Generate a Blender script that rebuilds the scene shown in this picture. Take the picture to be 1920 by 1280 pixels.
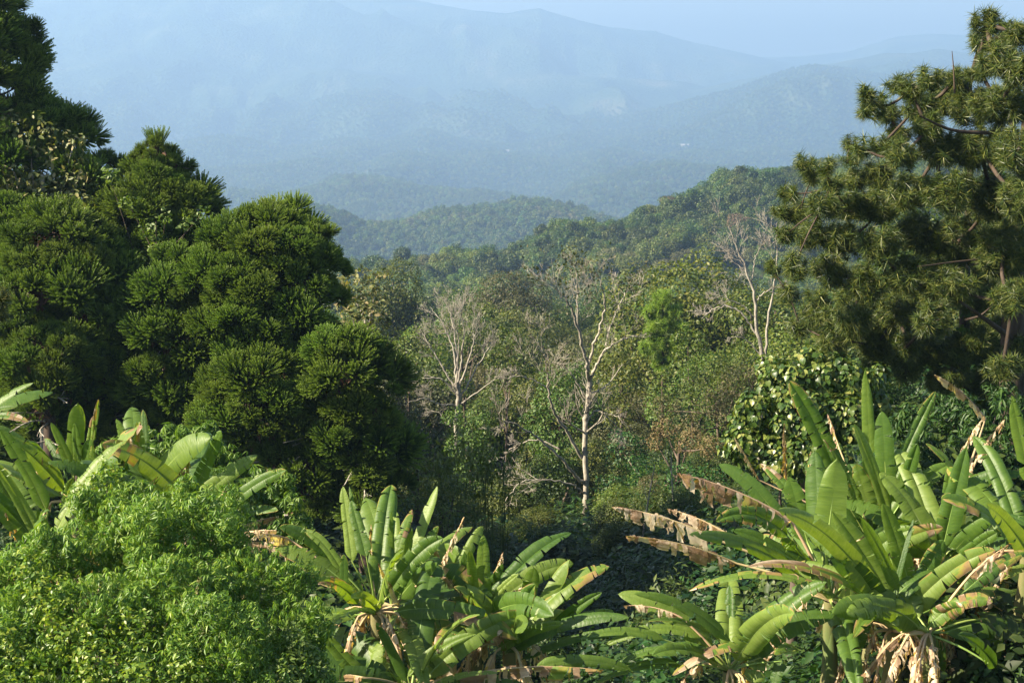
import bpy, math
import numpy as np

# ------------------------------------------------------------------ camera, sky, sun, exposure
SC = bpy.context.scene
for o in list(bpy.data.objects):
    bpy.data.objects.remove(o)
FPX = 2638.0                      # focal length in pixels of the 1920 px wide photograph
PITCH = math.radians(12.4)        # camera looks down
cam_d = bpy.data.cameras.new('camera')
cam_d.sensor_width = 36.0
cam_d.lens = 36.0 * FPX / 1920.0
cam_d.clip_start = 0.3
cam_d.clip_end = 60000.0
cam = bpy.data.objects.new('camera', cam_d)
SC.collection.objects.link(cam)
cam.location = (0, 0, 0)
cam.rotation_euler = (math.radians(90) - PITCH, 0, 0)
SC.camera = cam

SUN_EL = math.radians(36)
SUN_AZ = math.radians(-104)        # measured from +Y towards +X: the sun stands to the left
sun_to = np.array([math.sin(SUN_AZ) * math.cos(SUN_EL), math.cos(SUN_AZ) * math.cos(SUN_EL), math.sin(SUN_EL)])
W = bpy.data.worlds.new('World')
SC.world = W
W.use_nodes = True
wn = W.node_tree.nodes
bg = wn.get('Background')
sky = wn.new('ShaderNodeTexSky')
sky.sky_type = 'NISHITA'
sky.sun_disc = False
sky.sun_elevation = SUN_EL
sky.sun_rotation = SUN_AZ
sky.air_density = 1.0
sky.dust_density = 1.5
sky.ozone_density = 1.5
W.node_tree.links.new(sky.outputs[0], bg.inputs[0])
bg.inputs[1].default_value = 0.055
sl = bpy.data.lights.new('sun', 'SUN')
sl.energy = 5.0
sl.angle = math.radians(0.5)
sl.color = (1.0, 0.87, 0.66)
sun = bpy.data.objects.new('sun', sl)
SC.collection.objects.link(sun)
from mathutils import Vector, Matrix
sun.rotation_euler = Vector(sun_to).to_track_quat('Z', 'Y').to_euler()
SC.view_settings.view_transform = 'Standard'
SC.view_settings.look = 'None'
SC.view_settings.gamma = 1.0
SC.view_settings.exposure = 1.8
HAZE_DENSITY = 0.00025
HAZE_COLOR = (0.385, 0.585, 0.885)
cy = SC.cycles
cy.max_bounces = 6
cy.diffuse_bounces = 3
cy.glossy_bounces = 2
cy.transmission_bounces = 3
cy.transparent_max_bounces = 4
cy.volume_bounces = 1
cy.use_denoising = True
cy.use_adaptive_sampling = True
cy.adaptive_threshold = 0.012
cy.caustics_reflective = False
cy.caustics_refractive = False

CP, SP = math.cos(PITCH), math.sin(PITCH)


def pix(px, py, depth):
    """point on the ray of photograph pixel (px,py) at forward distance y = depth"""
    u, v = (px - 960) / FPX, (640 - py) / FPX
    d = np.array([u, CP + v * SP, -SP + v * CP])
    return d * (depth / d[1])


def azel(px, py):
    d = pix(px, py, 1.0)
    return d[0], d[2]


def ppm(depth):          # pixels per metre at a depth
    return FPX / (depth * 1.02)


# ------------------------------------------------------------------ numpy helpers
def unit(a):
    return a / (np.linalg.norm(a, axis=-1, keepdims=True) + 1e-9)


def hash2(ix, iy, seed):
    h = (ix.astype(np.int64) * 374761393 + iy.astype(np.int64) * 668265263 + seed * 974634777) & 0x7fffffff
    h = ((h ^ (h >> 13)) * 1274126177) & 0x7fffffff
    return ((h ^ (h >> 16)) & 0xffff) / 65535.0


def vnoise(x, y, seed=0):
    ix, iy = np.floor(x), np.floor(y)
    fx, fy = x - ix, y - iy
    fx = fx * fx * (3 - 2 * fx); fy = fy * fy * (3 - 2 * fy)
    a, b = hash2(ix, iy, seed), hash2(ix + 1, iy, seed)
    c, d = hash2(ix, iy + 1, seed), hash2(ix + 1, iy + 1, seed)
    return (a * (1 - fx) + b * fx) * (1 - fy) + (c * (1 - fx) + d * fx) * fy


def fbm(x, y, seed=0, octs=4):
    s, a, t = 0, 1.0, 0
    for k in range(octs):
        s = s + a * vnoise(x * 2 ** k + 17.3 * k, y * 2 ** k - 9.1 * k, seed + k); t += a; a *= 0.5
    return s / t


def ridged(x, y, seed=0, octs=4):
    s, a, t = 0, 1.0, 0
    for k in range(octs):
        n = 1 - np.abs(2 * vnoise(x * 2 ** k + 7.3 * k, y * 2 ** k + 3.1 * k, seed + k) - 1)
        s = s + a * n; t += a; a *= 0.5
    return s / t


class Geo:
    """gathers vertices and faces of one mesh"""
    def __init__(s):
        s.v, s.f, s.n, s.uv, s.dry, s.sm = [], {}, 0, [], [], False

    def add(s, v, faces, uv=None, dry=None):
        v = np.asarray(v, dtype=np.float32).reshape(-1, 3)
        f = np.asarray(faces, dtype=np.int64)
        s.f.setdefault(f.shape[1], []).append(f + s.n)
        s.v.append(v)
        if uv is not None:
            s.uv.append(np.asarray(uv, dtype=np.float32).reshape(-1, 2)); s.dry.append(np.asarray(dry, dtype=np.float32).reshape(-1))
        s.n += len(v)

    def mesh(s, name, mat, smooth=False):
        me = bpy.data.meshes.new(name)
        if s.n == 0:
            return me
        v = np.concatenate(s.v)
        loops, starts, tot = [], [], 0
        for k, fl in s.f.items():
            f = np.concatenate(fl)
            loops.append(f.ravel())
            starts.append(tot + np.arange(len(f)) * k)
            tot += f.size
        loops = np.concatenate(loops); starts = np.concatenate(starts)
        me.vertices.add(len(v)); me.vertices.foreach_set('co', v.ravel())
        me.loops.add(len(loops)); me.loops.foreach_set('vertex_index', loops.astype(np.int32))
        me.polygons.add(len(starts)); me.polygons.foreach_set('loop_start', starts.astype(np.int32))
        if s.uv:
            uv = np.concatenate(s.uv)
            at = me.attributes.new('leaf_uv', 'FLOAT2', 'POINT'); at.data.foreach_set('vector', uv.ravel())
            at = me.attributes.new('dry', 'FLOAT', 'POINT'); at.data.foreach_set('value', np.concatenate(s.dry))
        me.update(calc_edges=True)
        if smooth:
            me.polygons.foreach_set('use_smooth', np.ones(len(me.polygons), dtype=bool))
        me.materials.append(mat)
        return me


def scatter(geo, tv, tf, pos, nrm, size, rng, tangent=None):
    """place template (tv, tf) at each pos; template z along nrm, y along the tangent"""
    n = len(pos)
    if n == 0:
        return
    nrm = unit(nrm)
    t = rng.normal(size=(n, 3)) if tangent is None else tangent
    t = unit(t - (t * nrm).sum(1, keepdims=True) * nrm)
    b = np.cross(t, nrm)
    size = np.broadcast_to(np.asarray(size, dtype=float).reshape(-1, 1) if np.ndim(size) == 1 else size, (n, 1)) if np.ndim(size) else np.full((n, 1), size)
    v = pos[:, None, :] + size[:, :, None] * (tv[None, :, 0:1] * b[:, None, :] + tv[None, :, 1:2] * t[:, None, :] + tv[None, :, 2:3] * nrm[:, None, :])
    f = tf[None] + (np.arange(n) * len(tv))[:, None, None]
    geo.add(v.reshape(-1, 3), f.reshape(-1, tf.shape[1]))


def tube(geo, pts, rad, sides=6, uv=False):
    pts = np.asarray(pts, float); rad = np.asarray(rad, float)
    m = len(pts)
    d = unit(np.gradient(pts, axis=0))
    ref = np.array([0.31, 0.17, 0.93]) if abs(d[:, 2]).mean() < 0.8 else np.array([0.9, 0.3, 0.1])
    a = unit(np.cross(d, ref)); b = np.cross(d, a)
    th = np.arange(sides) * 2 * math.pi / sides
    v = pts[:, None] + rad[:, None, None] * (np.cos(th)[None, :, None] * a[:, None] + np.sin(th)[None, :, None] * b[:, None])
    i = np.arange(m - 1)[:, None] * sides; j = np.arange(sides)[None]
    f = np.stack([i + j, i + (j + 1) % sides, i + sides + (j + 1) % sides, i + sides + j], -1).reshape(-1, 4)
    if uv:
        uvs = np.zeros((m * sides, 2)); geo.add(v.reshape(-1, 3), f, uvs, np.zeros(m * sides))
    else:
        geo.add(v.reshape(-1, 3), f)


def smooth_path(p, n):
    """Catmull-Rom through the points p"""
    p = np.asarray(p, float)
    if len(p) < 3:
        t = np.linspace(0, 1, n)[:, None]
        return p[0] * (1 - t) + p[-1] * t
    q = np.vstack([2 * p[0] - p[1], p, 2 * p[-1] - p[-2]])
    t = np.linspace(0, len(p) - 1 - 1e-6, n); i = t.astype(int); f = (t - i)[:, None]
    a, b, c, d = q[i], q[i + 1], q[i + 2], q[i + 3]
    return 0.5 * (2 * b + (c - a) * f + (2 * a - 5 * b + 4 * c - d) * f ** 2 + (3 * b - a - 3 * c + d) * f ** 3)


def rand_dir(rng, n):
    return unit(rng.normal(size=(n, 3)))


# leaf templates: x = width, y = length, z = normal
KITE = (np.array([[0, 0, 0], [.30, .45, .07], [0, 1, -.06], [-.30, .45, .07]]), np.array([[0, 1, 2], [0, 2, 3]]))
LANCE = (np.array([[0, 0, 0], [.16, .4, .05], [0, 1, -.12], [-.16, .4, .05], [0, .5, -.02]]),
         np.array([[0, 1, 4], [1, 2, 4], [2, 3, 4], [3, 0, 4]]))
HEART = (np.array([[0, 0.03, 0], [.27, -.06, .05], [.46, .18, .09], [.42, .5, .04], [.2, .82, -.08], [0, 1.05, -.2], [-.2, .82, -.08], [-.42, .5, .04], [-.46, .18, .09], [-.27, -.06, .05], [0, .45, -.02]]),
         np.array([[i, (i + 1) % 10, 10] for i in range(10)]))
OVAL = (np.array([[0, 0, 0], [.2, .22, .05], [.26, .55, .03], [.13, .85, -.05], [0, 1, -.1], [-.13, .85, -.05], [-.26, .55, .03], [-.2, .22, .05], [0, .5, -.03]]),
        np.array([[i, (i + 1) % 8, 8] for i in range(8)]))


def whorl_template(nl, spread, droop, rng):
    vs, fs = [], []
    tv, tf = LANCE
    for k in range(nl):
        a = 2 * math.pi * (k + rng.uniform(-.25, .25)) / nl
        L = rng.uniform(.75, 1.1)
        out = np.array([math.cos(a), math.sin(a), 0]); dr = droop + rng.uniform(-.3, .3)
        y = unit(out * math.cos(dr) + np.array([0, 0, -math.sin(dr)])); z = unit(out * math.sin(dr) + np.array([0, 0, math.cos(dr)]))
        x = np.cross(y, z)
        v = L * (tv[:, 0:1] * .72 * x + tv[:, 1:2] * y + tv[:, 2:3] * z) + out * .08
        vs.append(v); fs.append(tf + k * len(tv))
    return np.vstack(vs), np.vstack(fs)


# ------------------------------------------------------------------ materials
def new_mat(name):
    m = bpy.data.materials.new(name); m.use_nodes = True
    nt = m.node_tree; nt.nodes.clear()
    return m, nt, nt.nodes, nt.links


def ramp(nodes, cols):
    r = nodes.new('ShaderNodeValToRGB')
    el = r.color_ramp.elements
    while len(el) < len(cols):
        el.new(0.5)
    for i, c in enumerate(cols):
        p, c = c if isinstance(c[1], tuple) else (i / (len(cols) - 1), c)
        el[i].position = p; el[i].color = (*c, 1)
    return r


def leaf_mat(name, cols, trans=0.3, rough=0.5, spec=0.35, vary=0.35, tcol=None, tip=None):
    m, nt, N, L = new_mat(name)
    geo = N.new('ShaderNodeNewGeometry'); oi = N.new('ShaderNodeObjectInfo')
    r = ramp(N, cols); L.new(geo.outputs['Random Per Island'], r.inputs[0])
    hsv = N.new('ShaderNodeHueSaturation')
    mr = N.new('ShaderNodeMapRange'); mr.inputs['To Min'].default_value = 1 - vary; mr.inputs['To Max'].default_value = 1 + vary
    L.new(oi.outputs['Random'], mr.inputs[0]); L.new(mr.outputs[0], hsv.inputs['Value'])
    mh = N.new('ShaderNodeMath'); mh.operation = 'MULTIPLY_ADD'; mh.inputs[1].default_value = -0.07 * vary / .35; mh.inputs[2].default_value = 0.5 + 0.035 * vary / .35
    m2 = N.new('ShaderNodeMath'); m2.operation = 'FRACT'
    m3 = N.new('ShaderNodeMath'); m3.operation = 'MULTIPLY'; m3.inputs[1].default_value = 7.31
    L.new(oi.outputs['Random'], m3.inputs[0]); L.new(m3.outputs[0], m2.inputs[0]); L.new(m2.outputs[0], mh.inputs[0]); L.new(mh.outputs[0], hsv.inputs['Hue'])
    if tip:
        at = N.new('ShaderNodeAttribute'); at.attribute_name = 'dry'
        tr_ = N.new('ShaderNodeMapRange'); tr_.inputs['From Min'].default_value = .55; L.new(at.outputs['Fac'], tr_.inputs[0])
        mt_ = N.new('ShaderNodeMix'); mt_.data_type = 'RGBA'; L.new(tr_.outputs[0], mt_.inputs[0]); L.new(r.outputs[0], mt_.inputs[6]); mt_.inputs[7].default_value = (*tip, 1)
        L.new(mt_.outputs[2], hsv.inputs['Color'])
    else:
        L.new(r.outputs[0], hsv.inputs['Color'])
    p = N.new('ShaderNodeBsdfPrincipled'); p.inputs['Roughness'].default_value = rough; p.inputs['Specular IOR Level'].default_value = spec
    L.new(hsv.outputs[0], p.inputs['Base Color'])
    out = N.new('ShaderNodeOutputMaterial')
    if trans > 0:
        t = N.new('ShaderNodeBsdfTranslucent')
        mc = N.new('ShaderNodeMix'); mc.data_type = 'RGBA'; mc.blend_type = 'MULTIPLY'; mc.inputs[0].default_value = 1.0
        L.new(hsv.outputs[0], mc.inputs[6]); mc.inputs[7].default_value = (*(tcol or (1.5, 1.6, .5)), 1)
        L.new(mc.outputs[2], t.inputs[0])
        mx = N.new('ShaderNodeMixShader'); mx.inputs[0].default_value = trans
        L.new(p.outputs[0], mx.inputs[1]); L.new(t.outputs[0], mx.inputs[2]); L.new(mx.outputs[0], out.inputs[0])
    else:
        L.new(p.outputs[0], out.inputs[0])
    return m


def bark_mat(name, c1, c2, scale=6.0, stretch=0.25):
    m, nt, N, L = new_mat(name)
    tc = N.new('ShaderNodeTexCoord'); mp = N.new('ShaderNodeMapping'); mp.inputs['Scale'].default_value = (scale, scale, scale * stretch)
    no = N.new('ShaderNodeTexNoise'); no.inputs['Scale'].default_value = 1.0; no.inputs['Detail'].default_value = 5
    L.new(tc.outputs['Object'], mp.inputs[0]); L.new(mp.outputs[0], no.inputs[0])
    r = ramp(N, [(0.3, c1), (0.7, c2)]); L.new(no.outputs[0], r.inputs[0])
    p = N.new('ShaderNodeBsdfPrincipled'); p.inputs['Roughness'].default_value = .85; p.inputs['Specular IOR Level'].default_value = .2
    L.new(r.outputs[0], p.inputs['Base Color'])
    bu = N.new('ShaderNodeBump'); bu.inputs['Strength'].default_value = .5; bu.inputs['Distance'].default_value = .03
    L.new(no.outputs[0], bu.inputs['Height']); L.new(bu.outputs[0], p.inputs['Normal'])
    out = N.new('ShaderNodeOutputMaterial'); L.new(p.outputs[0], out.inputs[0])
    return m


def banana_mat():
    m, nt, N, L = new_mat('banana_leaf')
    uv = N.new('ShaderNodeAttribute'); uv.attribute_name = 'leaf_uv'
    dr = N.new('ShaderNodeAttribute'); dr.attribute_name = 'dry'
    geo = N.new('ShaderNodeNewGeometry'); oi = N.new('ShaderNodeObjectInfo')
    sep = N.new('ShaderNodeSeparateXYZ'); L.new(uv.outputs['Vector'], sep.inputs[0])
    mp = N.new('ShaderNodeMapping'); mp.inputs['Scale'].default_value = (55, 1.2, 1); L.new(uv.outputs['Vector'], mp.inputs[0])
    vein = N.new('ShaderNodeTexNoise'); vein.inputs['Scale'].default_value = 1.0; vein.inputs['Detail'].default_value = 3; L.new(mp.outputs[0], vein.inputs[0])
    tc = N.new('ShaderNodeTexCoord')
    big = N.new('ShaderNodeTexNoise'); big.inputs['Scale'].default_value = 2.2; big.inputs['Detail'].default_value = 4; L.new(tc.outputs['Object'], big.inputs[0])
    # green base: vein stripes and leaf to leaf variation
    g = ramp(N, [(0.22, (0.033, 0.080, 0.015)), (0.48, (0.074, 0.140, 0.020)), (0.7, (0.130, 0.20, 0.030)), (0.95, (0.21, 0.28, 0.07))])
    add = N.new('ShaderNodeMath'); add.operation = 'MULTIPLY_ADD'; add.inputs[1].default_value = 0.4; L.new(vein.outputs[0], add.inputs[0])
    s2 = N.new('ShaderNodeMath'); s2.operation = 'MULTIPLY_ADD'; s2.inputs[1].default_value = 0.5; s2.inputs[2].default_value = 0.0; L.new(oi.outputs['Random'], s2.inputs[0])
    s3 = N.new('ShaderNodeMath'); s3.operation = 'MULTIPLY_ADD'; s3.inputs[1].default_value = 0.25; L.new(big.outputs[0], s3.inputs[0]); L.new(s2.outputs[0], s3.inputs[2])
    L.new(s3.outputs[0], add.inputs[2]); L.new(add.outputs[0], g.inputs[0])
    # dryness: attribute + ragged edge
    e1 = N.new('ShaderNodeMapRange'); e1.inputs['From Min'].default_value = .86; e1.inputs['From Max'].default_value = 1.02; L.new(sep.outputs['Y'], e1.inputs[0])
    e2 = N.new('ShaderNodeMath'); e2.operation = 'MULTIPLY'; L.new(e1.outputs[0], e2.inputs[0]); L.new(big.outputs[0], e2.inputs[1])
    mp2 = N.new('ShaderNodeMapping'); mp2.inputs['Scale'].default_value = (9, 2.5, 1); L.new(uv.outputs['Vector'], mp2.inputs[0])
    pn = N.new('ShaderNodeTexNoise'); pn.inputs['Scale'].default_value = 1; pn.inputs['Detail'].default_value = 5; L.new(mp2.outputs[0], pn.inputs[0])
    a1 = N.new('ShaderNodeMath'); a1.operation = 'MULTIPLY_ADD'; a1.inputs[1].default_value = .5; a1.inputs[2].default_value = -.25; L.new(pn.outputs[0], a1.inputs[0])
    a2 = N.new('ShaderNodeMath'); a2.operation = 'ADD'; L.new(a1.outputs[0], a2.inputs[0]); L.new(dr.outputs['Fac'], a2.inputs[1])
    a3 = N.new('ShaderNodeMath'); a3.operation = 'MULTIPLY_ADD'; a3.inputs[1].default_value = .4; L.new(e2.outputs[0], a3.inputs[0]); L.new(a2.outputs[0], a3.inputs[2])
    dc = ramp(N, [(0.40, (0.10, 0.2, 0.02)), (0.47, (0.26, 0.25, 0.04)), (0.56, (0.27, 0.18, 0.07)), (0.70, (0.20, 0.125, 0.075)), (0.84, (0.40, 0.29, 0.20)), (1.0, (0.60, 0.50, 0.39))])
    L.new(a3.outputs[0], dc.inputs[0])
    dm = N.new('ShaderNodeMapRange'); dm.inputs['From Min'].default_value = .3; dm.inputs['From Max'].default_value = .5; L.new(a3.outputs[0], dm.inputs[0])
    mc = N.new('ShaderNodeMix'); mc.data_type = 'RGBA'; L.new(dm.outputs[0], mc.inputs[0]); L.new(g.outputs[0], mc.inputs[6]); L.new(dc.outputs[0], mc.inputs[7])
    p = N.new('ShaderNodeBsdfPrincipled'); p.inputs['Roughness'].default_value = .42; p.inputs['Specular IOR Level'].default_value = .4
    L.new(mc.outputs[2], p.inputs['Base Color'])
    rr = N.new('ShaderNodeMapRange'); rr.inputs['To Min'].default_value = .45; rr.inputs['To Max'].default_value = .8; L.new(dm.outputs[0], rr.inputs[0]); L.new(rr.outputs[0], p.inputs['Roughness'])
    bu = N.new('ShaderNodeBump'); bu.inputs['Strength'].default_value = .3; bu.inputs['Distance'].default_value = .025; L.new(vein.outputs[0], bu.inputs['Height']); L.new(bu.outputs[0], p.inputs['Normal'])
    t = N.new('ShaderNodeBsdfTranslucent'); mt = N.new('ShaderNodeMix'); mt.data_type = 'RGBA'; mt.blend_type = 'MULTIPLY'; mt.inputs[0].default_value = 1
    L.new(mc.outputs[2], mt.inputs[6]); mt.inputs[7].default_value = (2.1, 2.0, .45, 1); L.new(mt.outputs[2], t.inputs[0])
    mx = N.new('ShaderNodeMixShader'); mx.inputs[0].default_value = .36; L.new(p.outputs[0], mx.inputs[1]); L.new(t.outputs[0], mx.inputs[2])
    out = N.new('ShaderNodeOutputMaterial'); L.new(mx.outputs[0], out.inputs[0])
    return m


def ground_mat():
    m, nt, N, L = new_mat('forest_ground')
    tc = N.new('ShaderNodeTexCoord')
    n1 = N.new('ShaderNodeTexNoise'); n1.inputs['Scale'].default_value = .35; n1.inputs['Detail'].default_value = 8; L.new(tc.outputs['Object'], n1.inputs[0])
    r1 = ramp(N, [(0.35, (0.012, 0.022, 0.008)), (0.55, (0.03, 0.055, 0.014)), (0.7, (0.07, 0.065, 0.03))]); L.new(n1.outputs[0], r1.inputs[0])
    n2 = N.new('ShaderNodeTexNoise'); n2.inputs['Scale'].default_value = .0035; n2.inputs['Detail'].default_value = 10; n2.inputs['Roughness'].default_value = .62; L.new(tc.outputs['Object'], n2.inputs[0])
    n3 = N.new('ShaderNodeTexVoronoi'); n3.inputs['Scale'].default_value = .07; L.new(tc.outputs['Object'], n3.inputs[0])
    r2 = ramp(N, [(0.36, (0.010, 0.022, 0.009)), (0.5, (0.022, 0.042, 0.014)), (0.6, (0.045, 0.062, 0.024)), (0.72, (0.11, 0.10, 0.055))]); L.new(n2.outputs[0], r2.inputs[0])
    sep = N.new('ShaderNodeSeparateXYZ'); L.new(tc.outputs['Object'], sep.inputs[0])
    far = N.new('ShaderNodeMapRange'); far.inputs['From Min'].default_value = 300; far.inputs['From Max'].default_value = 900; L.new(sep.outputs['Y'], far.inputs[0])
    mc = N.new('ShaderNodeMix'); mc.data_type = 'RGBA'; L.new(far.outputs[0], mc.inputs[0]); L.new(r1.outputs[0], mc.inputs[6]); L.new(r2.outputs[0], mc.inputs[7])
    p = N.new('ShaderNodeBsdfPrincipled'); p.inputs['Roughness'].default_value = .95; p.inputs['Specular IOR Level'].default_value = .1
    L.new(mc.outputs[2], p.inputs['Base Color'])
    bu = N.new('ShaderNodeBump'); bu.inputs['Strength'].default_value = .9; bu.inputs['Distance'].default_value = 9.0
    L.new(n3.outputs['Distance'], bu.inputs['Height']); bu.invert = True
    fs = N.new('ShaderNodeMath'); fs.operation = 'MULTIPLY'; fs.inputs[1].default_value = .9; L.new(far.outputs[0], fs.inputs[0]); L.new(fs.outputs[0], bu.inputs['Strength'])
    L.new(bu.outputs[0], p.inputs['Normal'])
    out = N.new('ShaderNodeOutputMaterial'); L.new(p.outputs[0], out.inputs[0])
    return m


M = dict(
    ground=ground_mat(),
    banana=banana_mat(),
    rib=leaf_mat('midrib', [(.15, .24, .05), (.24, .31, .08)], trans=.0, rough=.4, vary=.2),
    ribdry=leaf_mat('midrib_dry', [(.34, .24, .12), (.5, .38, .22)], trans=.0, rough=.8, vary=.2),
    stem=bark_mat('banana_stem', (.09, .13, .04), (.22, .17, .09), 3, .2),
    arau=leaf_mat('araucaria_needles', [(0.029, 0.063, 0.014), (0.058, 0.110, 0.016), (0.092, 0.154, 0.020), (0.134, 0.194, 0.026)], trans=.12, rough=.45, spec=.3, vary=.12, tip=(.18, .26, .034)),
    aradry=leaf_mat('araucaria_dry', [(.09, .045, .025), (.15, .08, .05)], trans=.1, vary=.1),
    pine=leaf_mat('pine_needles', [(0.020, 0.039, 0.011), (0.046, 0.073, 0.016), (0.097, 0.127, 0.021), (0.195, 0.191, 0.045)], trans=.15, rough=.42, vary=.15),
    pinefar=leaf_mat('pine_foliage', [(.09, .17, .02), (.17, .27, .03), (.26, .34, .045)], trans=.25, vary=.1),
    bush=leaf_mat('shrub_leaves', [(0.055, 0.123, 0.017), (0.095, 0.190, 0.025), (0.147, 0.252, 0.032), (0.218, 0.294, 0.040)], trans=.32, rough=.42, vary=.0),
    bush2=leaf_mat('small_leaves', [(.06, .13, .016), (.115, .20, .026), (.18, .26, .032), (.25, .29, .04)], trans=.32, rough=.4, vary=.0),
    bush3=leaf_mat('back_shrub_leaves', [(0.046, 0.108, 0.013), (0.091, 0.167, 0.021), (0.143, 0.225, 0.028)], trans=.3, rough=.45, vary=.0),
    heart=leaf_mat('heart_leaves', [(0., (.025, .055, .012)), (.5, (.055, .10, .016)), (.75, (.12, .16, .03)), (.9, (.17, .2, .045)), (1., (.26, .26, .08))], trans=.22, rough=.35, vary=.0),
    dull=leaf_mat('dull_leaves', [(.06, .085, .02), (.11, .13, .035), (.17, .17, .06), (.24, .2, .09)], trans=.25, rough=.5, vary=.1),
    creeper=leaf_mat('creeper_leaves', [(.05, .10, .02), (.09, .155, .03), (.15, .21, .05)], trans=.3, vary=.1),
    broad=leaf_mat('broad_leaves', [(0.017, 0.037, 0.008), (0.037, 0.070, 0.010), (0.068, 0.102, 0.018), (0.098, 0.124, 0.024)], trans=.28, rough=.5, vary=.38),
    broadlight=leaf_mat('light_broad_leaves', [(0.034, 0.067, 0.009), (0.066, 0.111, 0.014), (0.109, 0.148, 0.020), (0.151, 0.162, 0.031)], trans=.3, rough=.5, vary=.3),
    olive=leaf_mat('olive_leaves', [(0.038, 0.051, 0.015), (0.068, 0.081, 0.024), (0.102, 0.111, 0.038), (0.136, 0.119, 0.060)], trans=.25, rough=.55, vary=.3),
    brown=leaf_mat('brown_leaves', [(.10, .065, .028), (.14, .10, .045), (.18, .14, .07)], trans=.2, rough=.7, vary=.25),
    under=leaf_mat('undergrowth_leaves', [(0.013, 0.034, 0.007), (0.027, 0.061, 0.010), (0.054, 0.092, 0.017)], trans=.25, rough=.5, vary=.35),  # base colour kept darker: some valley-floor shade is put into it
    grass=leaf_mat('bamboo_leaves', [(.06, .10, .018), (.11, .16, .03), (.2, .22, .06)], trans=.3, vary=.15),
    bark=bark_mat('bark', (.06, .045, .035), (.17, .13, .10), 5, .25),
    pale=bark_mat('pale_bark', (.22, .195, .155), (.44, .40, .335), 7, .6),
    red=bark_mat('red_bark', (.035, .026, .02), (.09, .066, .05), 5, .2),
    twig=bark_mat('twig_bark', (.20, .18, .15), (.39, .36, .30), 7, .6),
    wall=bark_mat('white_wall', (.33, .32, .30), (.4, .39, .37), .5, 1),
    roof=bark_mat('roof_sheet', (.33, .31, .30), (.42, .40, .38), .5, 1),
)


# ------------------------------------------------------------------ object helpers
def link(name, data, parent=None, loc=None):
    o = bpy.data.objects.new(name, data)
    SC.collection.objects.link(o)
    if parent is not None:
        o.parent = parent
    if loc is not None:
        o.location = [float(c) for c in loc]
    return o


def tag(o, label=None, cat=None, group=None, kind=None):
    if label: o['label'] = label
    if cat: o['category'] = cat
    if group: o['group'] = group
    if kind: o['kind'] = kind
    return o


def part(geo, name, mat, root, smooth=False, origin=None):
    """mesh part under the thing's Empty; vertices are in world coordinates, shifted to the thing's own"""
    if origin is None:
        origin = np.array(root.location)
    for i in range(len(geo.v)):
        geo.v[i] = geo.v[i] - origin.astype(np.float32)
    return link(name, geo.mesh(name, mat, smooth), root)


def copy_thing(root, loc, rotz=0.0, scale=1.0, label=None, group=None, zs=1.0):
    r = root.copy(); SC.collection.objects.link(r)
    r.location = [float(c) for c in loc]; r.rotation_euler = (0, 0, rotz); r.scale = (scale, scale, scale * zs)
    if label: r['label'] = label
    if group: r['group'] = group
    for ch in list(root.children):
        c = ch.copy(); SC.collection.objects.link(c); c.parent = r
    return r


# ------------------------------------------------------------------ terrain
NEAR_R = np.array([0, 8, 15, 22, 30, 40, 60, 90, 130, 180, 250, 350, 480, 700, 1000, 1500, 2200, 3200, 4500, 6500, 9000, 12000.])
NEAR_PX = np.array([-900, 0, 480, 960, 1440, 1920, 2900.])
NEAR_AZ = np.array([azel(p, 640)[0] for p in NEAR_PX])
NEAR_Z = np.array([
    [-8, -8.6, -8.6, -8.8, -8.6, -7, -6],
    [-9, -9.2, -9.2, -9.8, -9.2, -7.5, -6],
    [-9.5, -10, -10.2, -11, -10.4, -8.5, -6],
    [-10, -11, -11.5, -13.2, -12, -9, -6],
    [-10, -12, -13, -16, -13.5, -9, -6],
    [-11, -13.5, -14.5, -18.3, -15.5, -11, -7],
    [-14, -17.5, -20, -23.0, -21, -16, -10],
    [-20, -25, -29, -31.5, -30, -25, -16],
    [-28, -34, -38, -40, -39, -34, -24],
    [-38, -43, -46, -48, -48, -44, -34],
    [-52, -56, -60, -62, -63, -58, -46],
    [-70, -74, -77, -78, -82, -78, -60],
    [-88, -90, -90, -88, -90, -88, -80],
    [-160, -160, -155, -150, -130, -130, -130],
    [-215, -215, -210, -205, -190, -180, -180],
    [-290, -290, -290, -285, -280, -280, -280],
    [-350, -350, -350, -345, -340, -340, -340],
    [-420, -420, -410, -410, -400, -400, -400],
    [-440, -440, -440, -430, -430, -430, -430],
    [-430, -430, -430, -430, -430, -430, -430],
    [-400, -400, -400, -400, -400, -400, -400],
    [-400, -400, -400, -400, -400, -400, -400]], float)

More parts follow.
